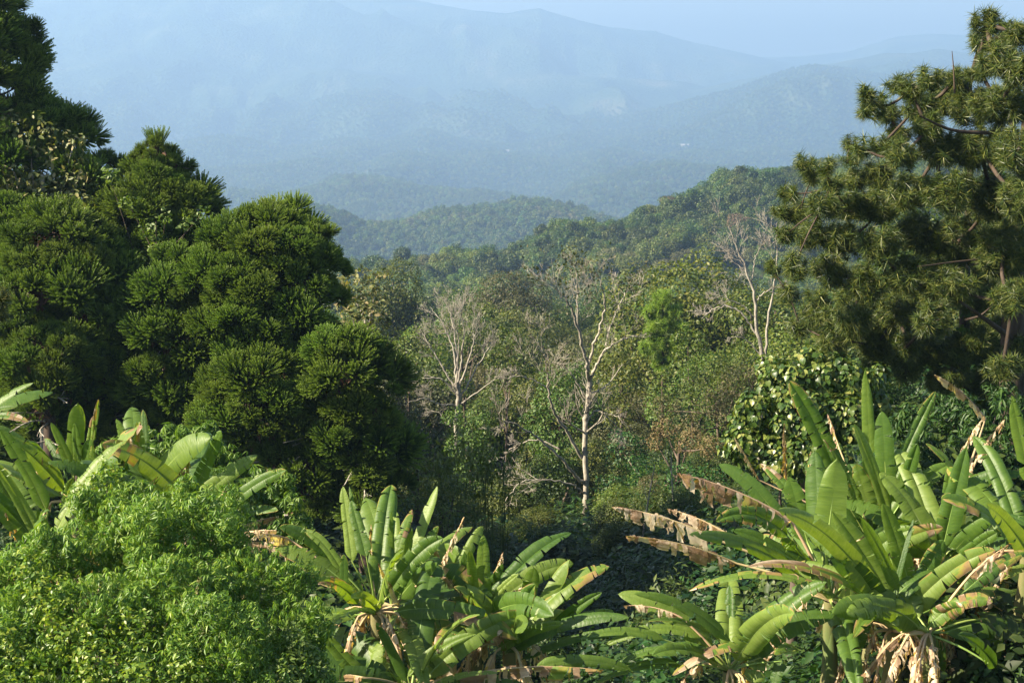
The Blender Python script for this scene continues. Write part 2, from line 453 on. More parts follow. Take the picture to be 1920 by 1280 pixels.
# ridges: silhouette in the photograph, distance (left, right), tree height on top, front slope, back slope
RIDGES = [
    ([(350, 520), (600, 508), (700, 484), (850, 470), (950, 464), (1000, 452), (1060, 428), (1140, 414), (1200, 388), (1270, 356), (1330, 343), (1400, 321), (1480, 306), (1600, 298), (1750, 292), (1920, 300), (2400, 290)], (440, 560), 10, .24, .25),
    ([(-300, 420), (380, 420), (480, 397), (560, 380), (620, 390), (680, 413), (740, 416), (800, 397), (860, 387), (930, 394), (1000, 382), (1060, 392), (1110, 407), (1200, 430), (1400, 470), (2400, 480)], (980, 1050), 9, .26, .3),
    ([(-300, 330), (400, 352), (520, 362), (600, 347), (660, 330), (720, 338), (800, 352), (900, 358), (1000, 372), (1100, 400), (1300, 440), (2400, 450)], (1900, 1900), 8, .25, .3),
    ([(-300, 430), (900, 415), (1020, 373), (1100, 338), (1180, 320), (1250, 304), (1330, 310), (1420, 320), (1500, 332), (1700, 322), (2400, 300)], (2100, 2200), 8, .22, .3),
    ([(-300, 300), (300, 315), (400, 322), (600, 302), (680, 312), (760, 288), (850, 304), (920, 290), (1050, 308), (1150, 286), (1230, 298), (1300, 286), (1450, 293), (1600, 282), (2400, 270)], (2800, 3000), 0, .2, .3),
    ([(-300, 255), (100, 262), (300, 275), (420, 256), (540, 280), (640, 262), (720, 268), (800, 248), (880, 270), (980, 276), (1060, 258), (1130, 270), (1250, 250), (1380, 266), (1450, 246), (1540, 236), (1700, 230), (2400, 230)], (3600, 3700), 0, .2, .3),
    ([(-300, 170), (130, 195), (200, 180), (280, 200), (400, 215), (544, 196), (650, 171), (712, 168), (787, 190), (950, 210), (1200, 228), (1400, 240), (2400, 260)], (5000, 4800), 0, .2, .3),
    ([(-300, 300), (900, 270), (1125, 228), (1275, 196), (1375, 171), (1462, 140), (1525, 124), (1587, 133), (1700, 150), (1850, 150), (2400, 130)], (4700, 4600), 0, .22, .3),
    ([(-300, 90), (0, 105), (250, 95), (400, 121), (619, 127), (806, 143), (931, 133), (1056, 140), (1150, 146), (1275, 152), (1375, 175), (1500, 190), (2400, 230)], (6200, 6200), 0, .22, .3),
    ([(-300, 240), (1300, 170), (1480, 130), (1560, 118), (1640, 104), (1760, 93), (1850, 102), (2400, 90)], (6000, 6000), 0, .25, .3),
    ([(-300, -45), (0, -38), (300, -32), (600, -22), (740, -4), (830, 12), (900, 22), (950, 25), (1012, 16), (1081, 38), (1150, 51), (1231, 61), (1306, 82), (1400, 101), (1500, 122), (1700, 170), (2400, 230)], (8300, 8300), 0, .3, .3),
    ([(-300, 140), (1300, 110), (1500, 108), (1580, 100), (1680, 68), (1750, 64), (1830, 65), (1920, 76), (2400, 90)], (8700, 8700), 0, .3, .3),
]
_R = []
for sil, (d0, d1), th, sf, sb in RIDGES:
    d0, d1 = [float(np.interp(d, [0, 560, 980, 1050, 1900, 2200, 2900, 3650, 4650, 5000, 6200, 8300, 8700], [0, 560, 1450, 1500, 2700, 3000, 3700, 4300, 4900, 5300, 6000, 7200, 7800])) for d in (d0, d1)]
    a = np.array([azel(*p) for p in sil])
    _R.append((a[:, 0], a[:, 1], d0, d1, th, sf, sb))


def height(x, y):
    x = np.asarray(x, float); y = np.asarray(y, float)
    ys = np.maximum(y, 1.0)
    az = np.clip(x / ys, -2, 2)
    # bilinear table
    ri = np.clip(np.searchsorted(NEAR_R, ys) - 1, 0, len(NEAR_R) - 2); rt = np.clip((ys - NEAR_R[ri]) / (NEAR_R[ri + 1] - NEAR_R[ri]), 0, 1)
    azc = np.clip(az, NEAR_AZ[0], NEAR_AZ[-1] - 1e-6)
    ci = np.clip(np.searchsorted(NEAR_AZ, azc) - 1, 0, len(NEAR_AZ) - 2); ct = (azc - NEAR_AZ[ci]) / (NEAR_AZ[ci + 1] - NEAR_AZ[ci])
    ct = ct * ct * (3 - 2 * ct)
    z = (NEAR_Z[ri, ci] * (1 - ct) + NEAR_Z[ri, ci + 1] * ct) * (1 - rt) + (NEAR_Z[ri + 1, ci] * (1 - ct) + NEAR_Z[ri + 1, ci + 1] * ct) * rt
    z = z + np.clip((ys - 25) / 200, 0, 1) * 5.0 * (fbm(x / 60, y / 60, 3) - .5) + .5 * (fbm(x / 5, y / 5, 8) - .5)
    far = np.clip((ys - 600) / 2500, 0, 1)
    z = z + far * 120 * (ridged(x / 700, y / 700, 21, 5) - .62)
    for k, (a, e, d0, d1, th, sf, sb) in enumerate(_R):
        azr = np.clip(az, -.5, .5)
        D = d0 + (d1 - d0) * np.clip((azr + .25) / .5, 0, 1)
        D = D * (1 + .05 * (fbm(az * 9 + k * 5, az * 0 + k, 40 + k) - .5))
        Z = np.interp(azr, a, e) * D - th
        t = ys - D
        w = D * .02
        at = np.sqrt(t * t + w * w) - w
        h = Z - np.where(t < 0, sf, sb) * at
        # spurs and gullies running down the flanks
        rough = np.clip(at / (D * .09), 0, 1) * D * .028
        h = h + rough * (ridged(x / (D * .10) + k * 3, y / (D * .16), 60 + k, 4) - .55) * 2 + (D * .0025) * (fbm(x / (D * .02), y / (D * .05), 80 + k) - .5)
        z = np.maximum(z, h)
    return z


def build_terrain():
    ny, nx = 640, 760
    ys = np.concatenate([np.linspace(-30, 4, 18), np.geomspace(5, 8150, ny)])
    azs = np.concatenate([np.linspace(-1.3, -.48, 60)[:-1], np.linspace(-.48, .48, nx), np.linspace(.48, 1.3, 60)[1:]])
    Y, A = np.meshgrid(ys, azs, indexing='ij')
    X = A * np.maximum(Y, 0) + A * 35 * np.clip(1 - np.maximum(Y, 0) / 200, 0, 1)
    Z = height(X, Y)
    g = Geo()
    n0, n1 = Y.shape
    i = np.arange(n0 - 1)[:, None] * n1; j = np.arange(n1 - 1)[None]
    f = np.stack([i + j, i + j + 1, i + n1 + j + 1, i + n1 + j], -1).reshape(-1, 4)
    g.add(np.stack([X, Y, Z], -1), f)
    o = link('ground', g.mesh('ground', M['ground'], True))
    tag(o, kind='structure')


build_terrain()


def ground_at(x, y):
    return float(height(np.array([x]), np.array([y]))[0])


# viewshed: what the terrain in front hides
_va = np.linspace(-.45, .45, 400); _vy = np.geomspace(20, 8000, 500)
_VA, _VY = np.meshgrid(_va, _vy, indexing='ij')
_VE = np.maximum.accumulate(height(_VA * _VY, _VY) / _VY, axis=1)


def visible(x, y, ztop, margin=0.0):
    ai = np.clip(((x / y + .45) / .9 * 399).astype(int), 0, 399)
    yi = np.clip(np.searchsorted(_vy, y * .985) - 1, 0, 499)
    return ztop / y > _VE[ai, yi] - margin


# ------------------------------------------------------------------ broadleaf crowns
def lobed_crown(rng, R, H, nlobe, nleaf, leaf, tmpl, base_h, flat=1.0, fill=.25, top=0.0):
    """crown of leaves gathered in lobes; centre at height base_h + H/2; returns Geo and the lobe centres"""
    g = Geo()
    c0 = np.array([0, 0, base_h + H * .5])
    d = rand_dir(rng, nlobe * 3); d = d[d[:, 2] > -.45][:nlobe]; nl = len(d)
    cen = c0 + d * np.array([R, R, H * .5]) * rng.uniform(.45, .78, (nl, 1))
    rad = rng.uniform(.28, .48, nl) * min(R, H * .6)
    share = rad ** 2 / (rad ** 2).sum()
    for k in range(nl):
        m = max(3, int(nleaf * share[k]))
        dd = rand_dir(rng, m)
        rr = rad[k] * (1 - rng.uniform(0, 1, m) ** 2.2 * .35) * (1 + .18 * np.sin(dd[:, 0] * 5 + k) * np.cos(dd[:, 1] * 4))
        p = cen[k] + dd * rr[:, None] * np.array([1, 1, flat])
        # drop leaves deep inside another lobe
        q = np.full(m, 9.)
        for kk in range(nl):
            if kk != k:
                q = np.minimum(q, np.linalg.norm((p - cen[kk]) / np.array([1, 1, flat]), axis=1) / rad[kk])
        keep = (q > .72) & ((dd[:, 2] > -.5) | (rng.uniform(size=m) < .4))
        p, dd = p[keep], dd[keep]
        nr = dd * .8 + np.array([0, 0, .55]) + rng.normal(size=p.shape) * .45
        scatter(g, *tmpl, p, nr, leaf * rng.uniform(.7, 1.3, len(p)), rng)
    # inner fill so that the crown is not hollow
    m = int(nleaf * fill)
    dd = rand_dir(rng, m) * np.array([R, R, H * .5]) * .62 * rng.uniform(.3, 1, (m, 1)) ** .5
    scatter(g, *tmpl, c0 + dd, rand_dir(rng, m), leaf * 1.5, rng)
    return g, cen, rad


def limb_trunk(rng, cen, H0, r0, base_h, n=6):
    g = Geo()
    top = np.array([rng.normal() * .2, rng.normal() * .2, base_h + H0 * .45])
    tube(g, smooth_path([[0, 0, -1.2], [rng.normal() * .15, rng.normal() * .15, base_h * .6], top], 8), np.linspace(r0, r0 * .5, 8), 7)
    for c in cen[:n]:
        s = np.array([0, 0, rng.uniform(.7, 1) * base_h])
        mid = (s + c) / 2 + np.array([0, 0, -.3])
        tube(g, smooth_path([s, mid, c], 6), np.linspace(r0 * .45, r0 * .12, 6), 5)
    return g


def make_tree_kind(name, seed, R, H, nlobe, nleaf, leaf, tmpl, base_h, mat, tmat, flat=1.0, fill=.25):
    rng = np.random.default_rng(seed)
    root = bpy.data.objects.new(name, None)
    root['category'] = 'tree'
    g, cen, rad = lobed_crown(rng, R, H, nlobe, nleaf, leaf, tmpl, base_h, flat, fill)
    me = g.mesh('crown', mat)
    t = limb_trunk(rng, cen, H, .16 + R * .03, base_h).mesh('trunk', tmat, True)
    c = bpy.data.objects.new('crown', me); c.parent = root
    tr = bpy.data.objects.new('trunk', t); tr.parent = root
    return root


near_kinds = [
    ('broadleaf_tree', 'dark', make_tree_kind('broadleaf_tree', 1, 4.0, 6.5, 26, 22000, .20, KITE, 3.0, M['broad'], M['bark'])),
    ('broadleaf_tree', 'dark', make_tree_kind('broadleaf_tree', 2, 3.4, 7.5, 24, 20000, .19, KITE, 2.6, M['broad'], M['bark'])),
    ('broadleaf_tree', 'light', make_tree_kind('broadleaf_tree', 3, 3.8, 6.0, 28, 24000, .18, KITE, 3.0, M['broadlight'], M['bark'])),
    ('broadleaf_tree', 'light', make_tree_kind('broadleaf_tree', 4, 3.0, 7.0, 22, 19000, .17, KITE, 2.4, M['broadlight'], M['bark'])),
    ('olive_tree', 'olive', make_tree_kind('broadleaf_tree', 5, 3.8, 5.5, 28, 15000, .17, KITE, 3.4, M['olive'], M['pale'], flat=.7, fill=.1)),
    ('brown_tree', 'brown', make_tree_kind('broadleaf_tree', 6, 3.2, 5.5, 22, 3600, .2, KITE, 3.2, M['brown'], M['pale'], flat=.8, fill=.05)),
]
far_kinds = [
    ('broadleaf_tree', 'dark', make_tree_kind('broadleaf_tree', 11, 4.0, 6.5, 18, 3600, .50, KITE, 3.0, M['broad'], M['bark'])),
    ('broadleaf_tree', 'dark', make_tree_kind('broadleaf_tree', 12, 3.2, 7.5, 16, 3200, .48, KITE, 2.8, M['broad'], M['bark'])),
    ('broadleaf_tree', 'light', make_tree_kind('broadleaf_tree', 13, 4.2, 6.0, 20, 3600, .46, KITE, 3.0, M['broadlight'], M['bark'])),
    ('olive_tree', 'olive', make_tree_kind('broadleaf_tree', 14, 3.8, 5.5, 20, 3000, .42, KITE, 3.2, M['olive'], M['pale'], flat=.7)),
    ('brown_tree', 'brown', make_tree_kind('broadleaf_tree', 15, 3.4, 5.5, 18, 1700, .36, KITE, 3.2, M['brown'], M['pale'], flat=.8, fill=.1)),
]
vfar_kinds = [
    make_tree_kind('c', 21, 4.0, 6.5, 10, 520, 1.15, KITE, 2.5, M['broad'], M['bark']),
    make_tree_kind('c', 22, 3.4, 7.5, 9, 480, 1.1, KITE, 2.5, M['broad'], M['bark']),
    make_tree_kind('c', 23, 4.2, 5.8, 11, 520, 1.1, KITE, 2.5, M['broadlight'], M['bark']),
    make_tree_kind('c', 24, 3.8, 5.5, 11, 480, 1.0, KITE, 2.5, M['olive'], M['bark']),
]


def plant_tree(kind, x, y, s, zs, rot, label, group, name=None, sink=0.0):
    z = ground_at(x, y) - sink
    o = copy_thing(kind, (x, y, z), rot, s, label, group, zs)
    if name: o.name = name
    return o


def gn_instances(name, pts, rot, scl, idx, objs):
    """one object whose instances come from points: for what nobody could count"""
    me = bpy.data.meshes.new(name)
    me.vertices.add(len(pts)); me.vertices.foreach_set('co', np.asarray(pts, np.float32).ravel())
    a = me.attributes.new('rot', 'FLOAT_VECTOR', 'POINT'); a.data.foreach_set('vector', np.asarray(rot, np.float32).ravel())
    a = me.attributes.new('scl', 'FLOAT_VECTOR', 'POINT'); a.data.foreach_set('vector', np.asarray(scl, np.float32).ravel())
    a = me.attributes.new('idx', 'INT', 'POINT'); a.data.foreach_set('value', np.asarray(idx, np.int32))
    o = link(name, me)
    col = bpy.data.collections.new(name + '_pieces')
    for k, ob in enumerate(objs):
        c = bpy.data.objects.new('%02d' % k, ob); col.objects.link(c)
    ng = bpy.data.node_groups.new(name, 'GeometryNodeTree')
    ng.interface.new_socket('Geometry', in_out='INPUT', socket_type='NodeSocketGeometry')
    ng.interface.new_socket('Geometry', in_out='OUTPUT', socket_type='NodeSocketGeometry')
    N, L = ng.nodes, ng.links
    gi, go = N.new('NodeGroupInput'), N.new('NodeGroupOutput')
    ci = N.new('GeometryNodeCollectionInfo'); ci.inputs['Collection'].default_value = col
    ci.inputs['Separate Children'].default_value = True; ci.inputs['Reset Children'].default_value = True
    ip = N.new('GeometryNodeInstanceOnPoints'); ip.inputs['Pick Instance'].default_value = True

    def attr(nm, dt):
        n = N.new('GeometryNodeInputNamedAttribute'); n.data_type = dt; n.inputs['Name'].default_value = nm
        return n.outputs['Attribute']
    L.new(gi.outputs[0], ip.inputs['Points']); L.new(ci.outputs[0], ip.inputs['Instance'])
    L.new(attr('idx', 'INT'), ip.inputs['Instance Index'])
    e = N.new('FunctionNodeEulerToRotation'); L.new(attr('rot', 'FLOAT_VECTOR'), e.inputs[0]); L.new(e.outputs[0], ip.inputs['Rotation'])
    L.new(attr('scl', 'FLOAT_VECTOR'), ip.inputs['Scale'])
    L.new(ip.outputs[0], go.inputs[0])
    md = o.modifiers.new('scatter', 'NODES'); md.node_group = ng
    return o


def forest():
    rng = np.random.default_rng(77)
    # candidate trees on a jittered polar grid, spacing grows a little with distance
    xs, ys, rs = [], [], []
    y = 47.0
    while y < 5200:
        sp = 5.2 if y < 700 else 5.2 + (y - 700) * .0036
        if y < 150: sp = 5.0
        n = int(.96 * y / sp)
        x = (np.arange(n) + rng.uniform(-.35, .35, n)) / n * .9 * y - .45 * y
        xs.append(x); ys.append(y + rng.uniform(-.4, .4, n) * sp); rs.append(np.full(n, sp))
        y += sp * .9
    x, y, sp = np.concatenate(xs), np.concatenate(ys), np.concatenate(rs)
    z = height(x, y)
    s = np.clip(rng.lognormal(-.08, .28, len(x)), .55, 1.75) * sp / 5.2
    s = np.where(y > 300, np.minimum(s, 1.3), s)
    s = np.where(y < 74, np.minimum(s, 1.0), s)
    keep = np.abs(x / y) < .42
    px = 960 + x / y * FPX * .985
    # the photograph's near ground: only the forest wall and the added side trees
    keep &= ~((y < 88) & ((px > 940) & (px < 1330)))
    keep &= (y > 74) | (px < 500) | (px > 1580)  # hidden nearer forest added at the sides: shades the valley, darkens behind the pine
    keep &= ~((y < 92) & ((px > 720) & (px < 980)))
    keep &= visible(x, y, z + 10 * s, .002)
    x, y, z, s, px = x[keep], y[keep], z[keep], s[keep], px[keep]
    tone = fbm(x / 45, y / 45, 5, 3) + rng.normal(size=len(x)) * .12
    kind = np.where(tone > .80, 3, np.where(tone > .55, 2, np.where(rng.uniform(size=len(x)) < .5, 0, 1)))
    br = rng.uniform(size=len(x)); kind[(br < .012) & (y < 700)] = 4
    order = np.argsort(y)
    inview = order[np.abs(px[order] - 960) < 1010]
    hidden_left = (px < 640) | (px > 1500)
    named = [i for i in inview if not hidden_left[i]][:285]
    named_set = set(named)
    bands = [(0, 110, 'in the nearest forest row'), (110, 160, 'in the valley forest'), (160, 240, 'on the lower slope'), (240, 2000, 'on the upper slope')]
    marks = [(0, 700, 'right of the araucarias'), (700, 790, 'left of the fan-shaped bare tree'), (790, 930, 'above the fan-shaped bare tree'), (930, 1040, 'left of the central bare tree'), (1040, 1160, 'above the central bare tree'),
             (1160, 1210, 'right of the central bare tree'), (1210, 1290, 'above the bright young pine'), (1290, 1390, 'right of the young pine'), (1390, 1950, 'beside the right bare tree')]
    word = {'dark': 'dark green rounded', 'light': 'fresh green leafy', 'olive': 'olive flat-topped', 'brown': 'brownish dry'}
    kmap = {0: (0, 1), 1: (1, 0), 2: (2, 3), 3: (4, 4), 4: (5, 5)}
    for i in named:
        if y[i] < 210:
            kd = near_kinds[kmap[kind[i]][int(rng.integers(2))]]
        else:
            kd = far_kinds[kind[i]]
        b = [b for b in bands if b[0] <= y[i] < b[1]][0][2]
        mk = [m_ for m_ in marks if m_[0] <= px[i] < m_[1]][0][2]
        sz = 'large ' if s[i] > 1.2 else ('small ' if s[i] < .8 else '')
        lab = '%s%s tree %s, %s' % (sz, word[kd[1]], b, mk)
        zz = .8 if y[i] > 120 else .9
        plant_tree(kd[2], x[i], y[i], s[i] * (1.0 if kd[1] != 'brown' else .9), rng.uniform(.85, 1.15), rng.uniform(0, 6.28), lab, lab.replace(' tree ', ' trees '), kd[0])
    rest = np.array([i for i in range(len(x)) if i not in named_set])
    midr = rest[y[rest] < 800]; farr = rest[y[rest] >= 800]
    for nm, ids, kinds, hi in (('wooded_slope', midr, [k[2] for k in far_kinds] + [near_kinds[q][2] for q in (0, 1, 2, 4, 5)], 5), ('distant_forest', farr, vfar_kinds, 4)):
        idx = np.minimum(kind[ids], hi - 1)
        idx = np.where(y[ids] < 210, idx + 5, idx) if hi == 5 else idx
        if hi == 4:
            idx = np.where(kind[ids] == 4, 3, kind[ids])
        objs = [next(c for c in k.children if c.name.startswith('crown')).data for k in kinds]
        sc = np.stack([s[ids], s[ids], s[ids] * rng.uniform(.85, 1.15, len(ids))], 1)
        rt = np.stack([rng.normal(size=len(ids)) * .06, rng.normal(size=len(ids)) * .06, rng.uniform(0, 6.28, len(ids))], 1)
        o = gn_instances(nm, np.stack([x[ids], y[ids], z[ids] - 1.2 * s[ids]], 1), rt, sc, idx, objs)
        tag(o, {'wooded_slope': 'dense broadleaf forest covering the ridge behind the valley', 'distant_forest': 'blue hazy forest covering the distant hills'}[nm], 'forest', kind='stuff')
    print('forest', len(named), len(midr), len(farr))


forest()


def valley_shrubs():
    rng = np.random.default_rng(8); n = 0; pts = []
    marks = [(0, 860, 'below the fan-shaped bare tree'), (860, 1010, 'between the two left bare trees'), (1010, 1180, 'at the foot of the central bare tree'), (1180, 1330, 'in the dark hollow right of the central trunk'), (1330, 2000, 'in front of the right bare tree')]
    tone = ['dark green', 'dark green', 'fresh green', 'fresh green', 'olive']
    for i in range(900):
        y = rng.uniform(30, 74); px = rng.uniform(730, 1420); x = (px - 960) / FPX * y * 1.02
        if y < 42 and px > 1100: continue
        if (1040 < px < 1160 and y < 62) or (820 < px < 910 and y > 68): continue
        if pts and min(math.hypot(x - a, y - b) for a, b in pts) < 2.1: continue
        pts.append((x, y)); far = max(0, (y - 43) / 31)
        s = rng.uniform(.22, .36) + .42 * max(0, far - .25) * rng.uniform(.5, 1.1)
        k = int(rng.choice([0, 1, 0, 1, 2, 3, 4])) if y > 52 else int(rng.integers(2)); mk = [m for m in marks if m[0] <= px < m[1]][0][2]
        sz = 'low' if s < .4 else ('tall' if s > .6 else 'medium')
        lab = '%s %s shrub %s' % (sz, tone[k], mk)
        o = plant_tree(near_kinds[k][2], x, y, s, rng.uniform(.85, 1.2), rng.uniform(0, 6.28), lab, lab.replace('shrub', 'shrubs'), 'shrub', sink=2.4 * s)
        o['category'] = 'shrub'; n += 1
        if n >= 140: break
    print('valley shrubs', n)


valley_shrubs()


# ------------------------------------------------------------------ undergrowth (nobody could count it)
def leaf_clump(seed, n, R, leaf, tmpl, h=1.0):
    rng = np.random.default_rng(seed)
    g = Geo()
    d = rand_dir(rng, n); d[:, 2] = np.abs(d[:, 2]) * h
    p = d * R * rng.uniform(.5, 1, (n, 1)) ** .5 * (1 + .25 * np.sin(d[:, 0:1] * 7 + seed))
    scatter(g, *tmpl, p, d * .7 + np.array([0, 0, .6]) + rng.normal(size=(n, 3)) * .4, leaf * rng.uniform(.7, 1.3, n), rng)
    return g


def undergrowth():
    rng = np.random.default_rng(5)
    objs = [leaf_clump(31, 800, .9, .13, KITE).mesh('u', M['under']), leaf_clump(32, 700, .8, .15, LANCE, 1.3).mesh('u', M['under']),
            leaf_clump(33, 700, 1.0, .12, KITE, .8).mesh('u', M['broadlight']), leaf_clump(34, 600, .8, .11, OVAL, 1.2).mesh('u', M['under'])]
    n = 15000
    y = 16 + 120 * rng.uniform(size=n) ** .85
    x = rng.uniform(-.42, .42, n) * y
    z = height(x, y)
    s = np.clip(rng.lognormal(-.25, .4, n), .35, 2.2) * np.clip(.7 + y / 110, 0, 2)
    idx = np.where(fbm(x / 9, y / 9, 91) + rng.normal(size=n) * .08 > .62, 2, rng.integers(0, 4, n)); idx[(idx == 2) & (y < 60)] = 0
    rt = np.stack([rng.normal(size=n) * .2, rng.normal(size=n) * .2, rng.uniform(0, 6.28, n)], 1)
    o = gn_instances('undergrowth', np.stack([x, y, z - .15], 1), rt, np.stack([s, s, s * rng.uniform(.6, 1.3, n)], 1), idx, objs)
    tag(o, 'dark leafy undergrowth covering the valley floor', 'undergrowth', kind='stuff')


undergrowth()


# ------------------------------------------------------------------ araucarias
def shoot(rng, p0, d0, L, curl, r):
    """one rope-like shoot: spiky leaves round an upward curving axis"""
    m = 12
    t = np.linspace(0.2, 1, m)[:, None]
    ax = p0 + d0 * L * t + np.array([0, 0, 1]) * curl * L * t ** 3
    dv = unit(d0 + np.array([0, 0, 1]) * 3 * curl * t * t)
    return ax, dv


def tuft_mesh(seed, n, R, cup=False):
    rng = np.random.default_rng(seed)
    A, D, K = [], [], []; TT = []
    for i in range(n):
        th = rng.uniform(0, 6.283); al = math.acos(rng.uniform(-.45, .98)) if not cup else rng.uniform(.35, .9)
        d0 = np.array([math.sin(al) * math.cos(th), math.sin(al) * math.sin(th), math.cos(al)])
        L = R * rng.uniform(.75, 1.1) * (1 if al < 1.4 else .85)
        ax, dv = shoot(rng, d0 * R * .12, d0, L, .07 + .2 * math.sin(al), .05)
        A.append(ax); D.append(dv); K.append(np.full(len(ax), i)); TT.append(np.linspace(0, 1, len(ax)))
    A, D = np.vstack(A), np.vstack(D)
    m = len(A)
    vs, per = [], 4
    ref = unit(np.cross(D, np.array([.37, .61, .7])))
    bn = np.cross(D, ref)
    V = np.zeros((m, per, 3, 3))
    for k in range(per):
        a = rng.uniform(0, .8, m) + 2 * math.pi * k / per
        out = np.cos(a)[:, None] * ref + np.sin(a)[:, None] * bn
        side = np.cross(D, out)
        l = rng.uniform(.036, .052, m)[:, None]
        w = .016
        V[:, k, 0] = A + side * w - D * .02
        V[:, k, 1] = A - side * w - D * .02
        V[:, k, 2] = A + out * l * .62 + D * l * .8
    return V.reshape(-1, 3), np.arange(m * per * 3).reshape(-1, 3), np.repeat(np.concatenate(TT), per * 3)


def _tm(t, name):
    q = Geo(); q.add(t[0], t[1], np.zeros((len(t[0]), 2)), t[2]); return q.mesh(name, M['arau'])


def place_tuft(g, tmpl, c, axis, s, rng):
    z = unit(axis); x = unit(np.cross(z, np.array([.2, .97, .1]) + rng.normal(size=3) * .3)); y = np.cross(z, x)
    a = rng.uniform(0, 6.28); ca, sa = math.cos(a), math.sin(a)
    x, y = ca * x + sa * y, -sa * x + ca * y
    Rm = np.stack([x, y, z])
    if len(tmpl) > 2:
        g.add((tmpl[0] * s) @ Rm + c, tmpl[1], np.zeros((len(tmpl[0]), 2)), tmpl[2])
    else:
        g.add((tmpl[0] * s) @ Rm + c, tmpl[1])


def twigs(t, rng, path, rad, level, spread, k=1.0, tips=None):
    L = np.linalg.norm(np.diff(path, axis=0), axis=1).sum()
    if level == 0 or L < .16:
        if tips is not None: tips.append(path[-1])
        return
    n = int(5 + 3 * rng.uniform()) if level > 1 else int(4 + 3 * rng.uniform())
    for i in range(n):
        f = rng.uniform(.3, .98); j = int(f * (len(path) - 1)); p = path[j]
        d = unit(path[min(j + 1, len(path) - 1)] - path[max(j - 1, 0)])
        s = unit(np.cross(d, rng.normal(size=3)))
        a = rng.uniform(.45, .95) * spread
        dn = unit(d * math.cos(a) + s * math.sin(a) + np.array([0, 0, .12]))
        l = L * rng.uniform(.28, .5) * (1.15 - .5 * f) * k
        e = p + dn * l + np.array([0, 0, .12 * l]); m = p + dn * l * .5 + rng.normal(size=3) * l * .06
        r = max(.006, min(rad * (1 - f * .7) * .5, .02 * l + .006))
        q = smooth_path([p, m, e], 6); tube(t, q, np.linspace(r, max(.005, r * .35), 6), 4)
        twigs(t, rng, q, r, level - 1, spread, k, tips)


def bough_mesh(seed, nt):
    # one bough end: a dome of tufts (radius about 0.75 m), outward = +Y, up = +Z
    rng = np.random.default_rng(seed); T = [tuft_mesh(seed * 7 + k, 125, .46) for k in range(3)]
    q = Geo(); dirs = []; out = np.array([0, 1., 0])
    for _ in range(400):
        dd = rand_dir(rng, 1)[0]
        if dd @ (out * .6 + np.array([0, 0, .8])) < -.15 or (dirs and max(e @ dd for e in dirs) > .6): continue
        dirs.append(dd)
        if len(dirs) >= nt: break
    for dd in dirs:
        place_tuft(q, T[rng.integers(3)], dd * rng.uniform(.38, .6) * np.array([1, 1.25, .75]) - np.array([0, 0, .3]) * max(0, dd[1]) ** 2, dd * .55 + out * .15 + np.array([0, 0, .75]), rng.uniform(.72, 1.05), rng)
    return q.mesh('bough', M['arau'])


BOUGHS = [bough_mesh(100 + k, (7, 9, 10, 8, 9)[k]) for k in range(5)]
CUP = _tm(tuft_mesh(120, 80, .62, True), 'top_tuft')


def tuft_part(root, me, c, axis, s, rng, name):
    o = link(name, me, root)
    q = Vector(axis).to_track_quat('Z', 'Y').to_matrix() @ Matrix.Rotation(rng.uniform(0, 6.28), 3, 'Z')
    o.matrix_local = Matrix.Translation(Vector(c) - root.location) @ q.to_4x4() @ Matrix.Diagonal((s, s, s, 1))
    return o


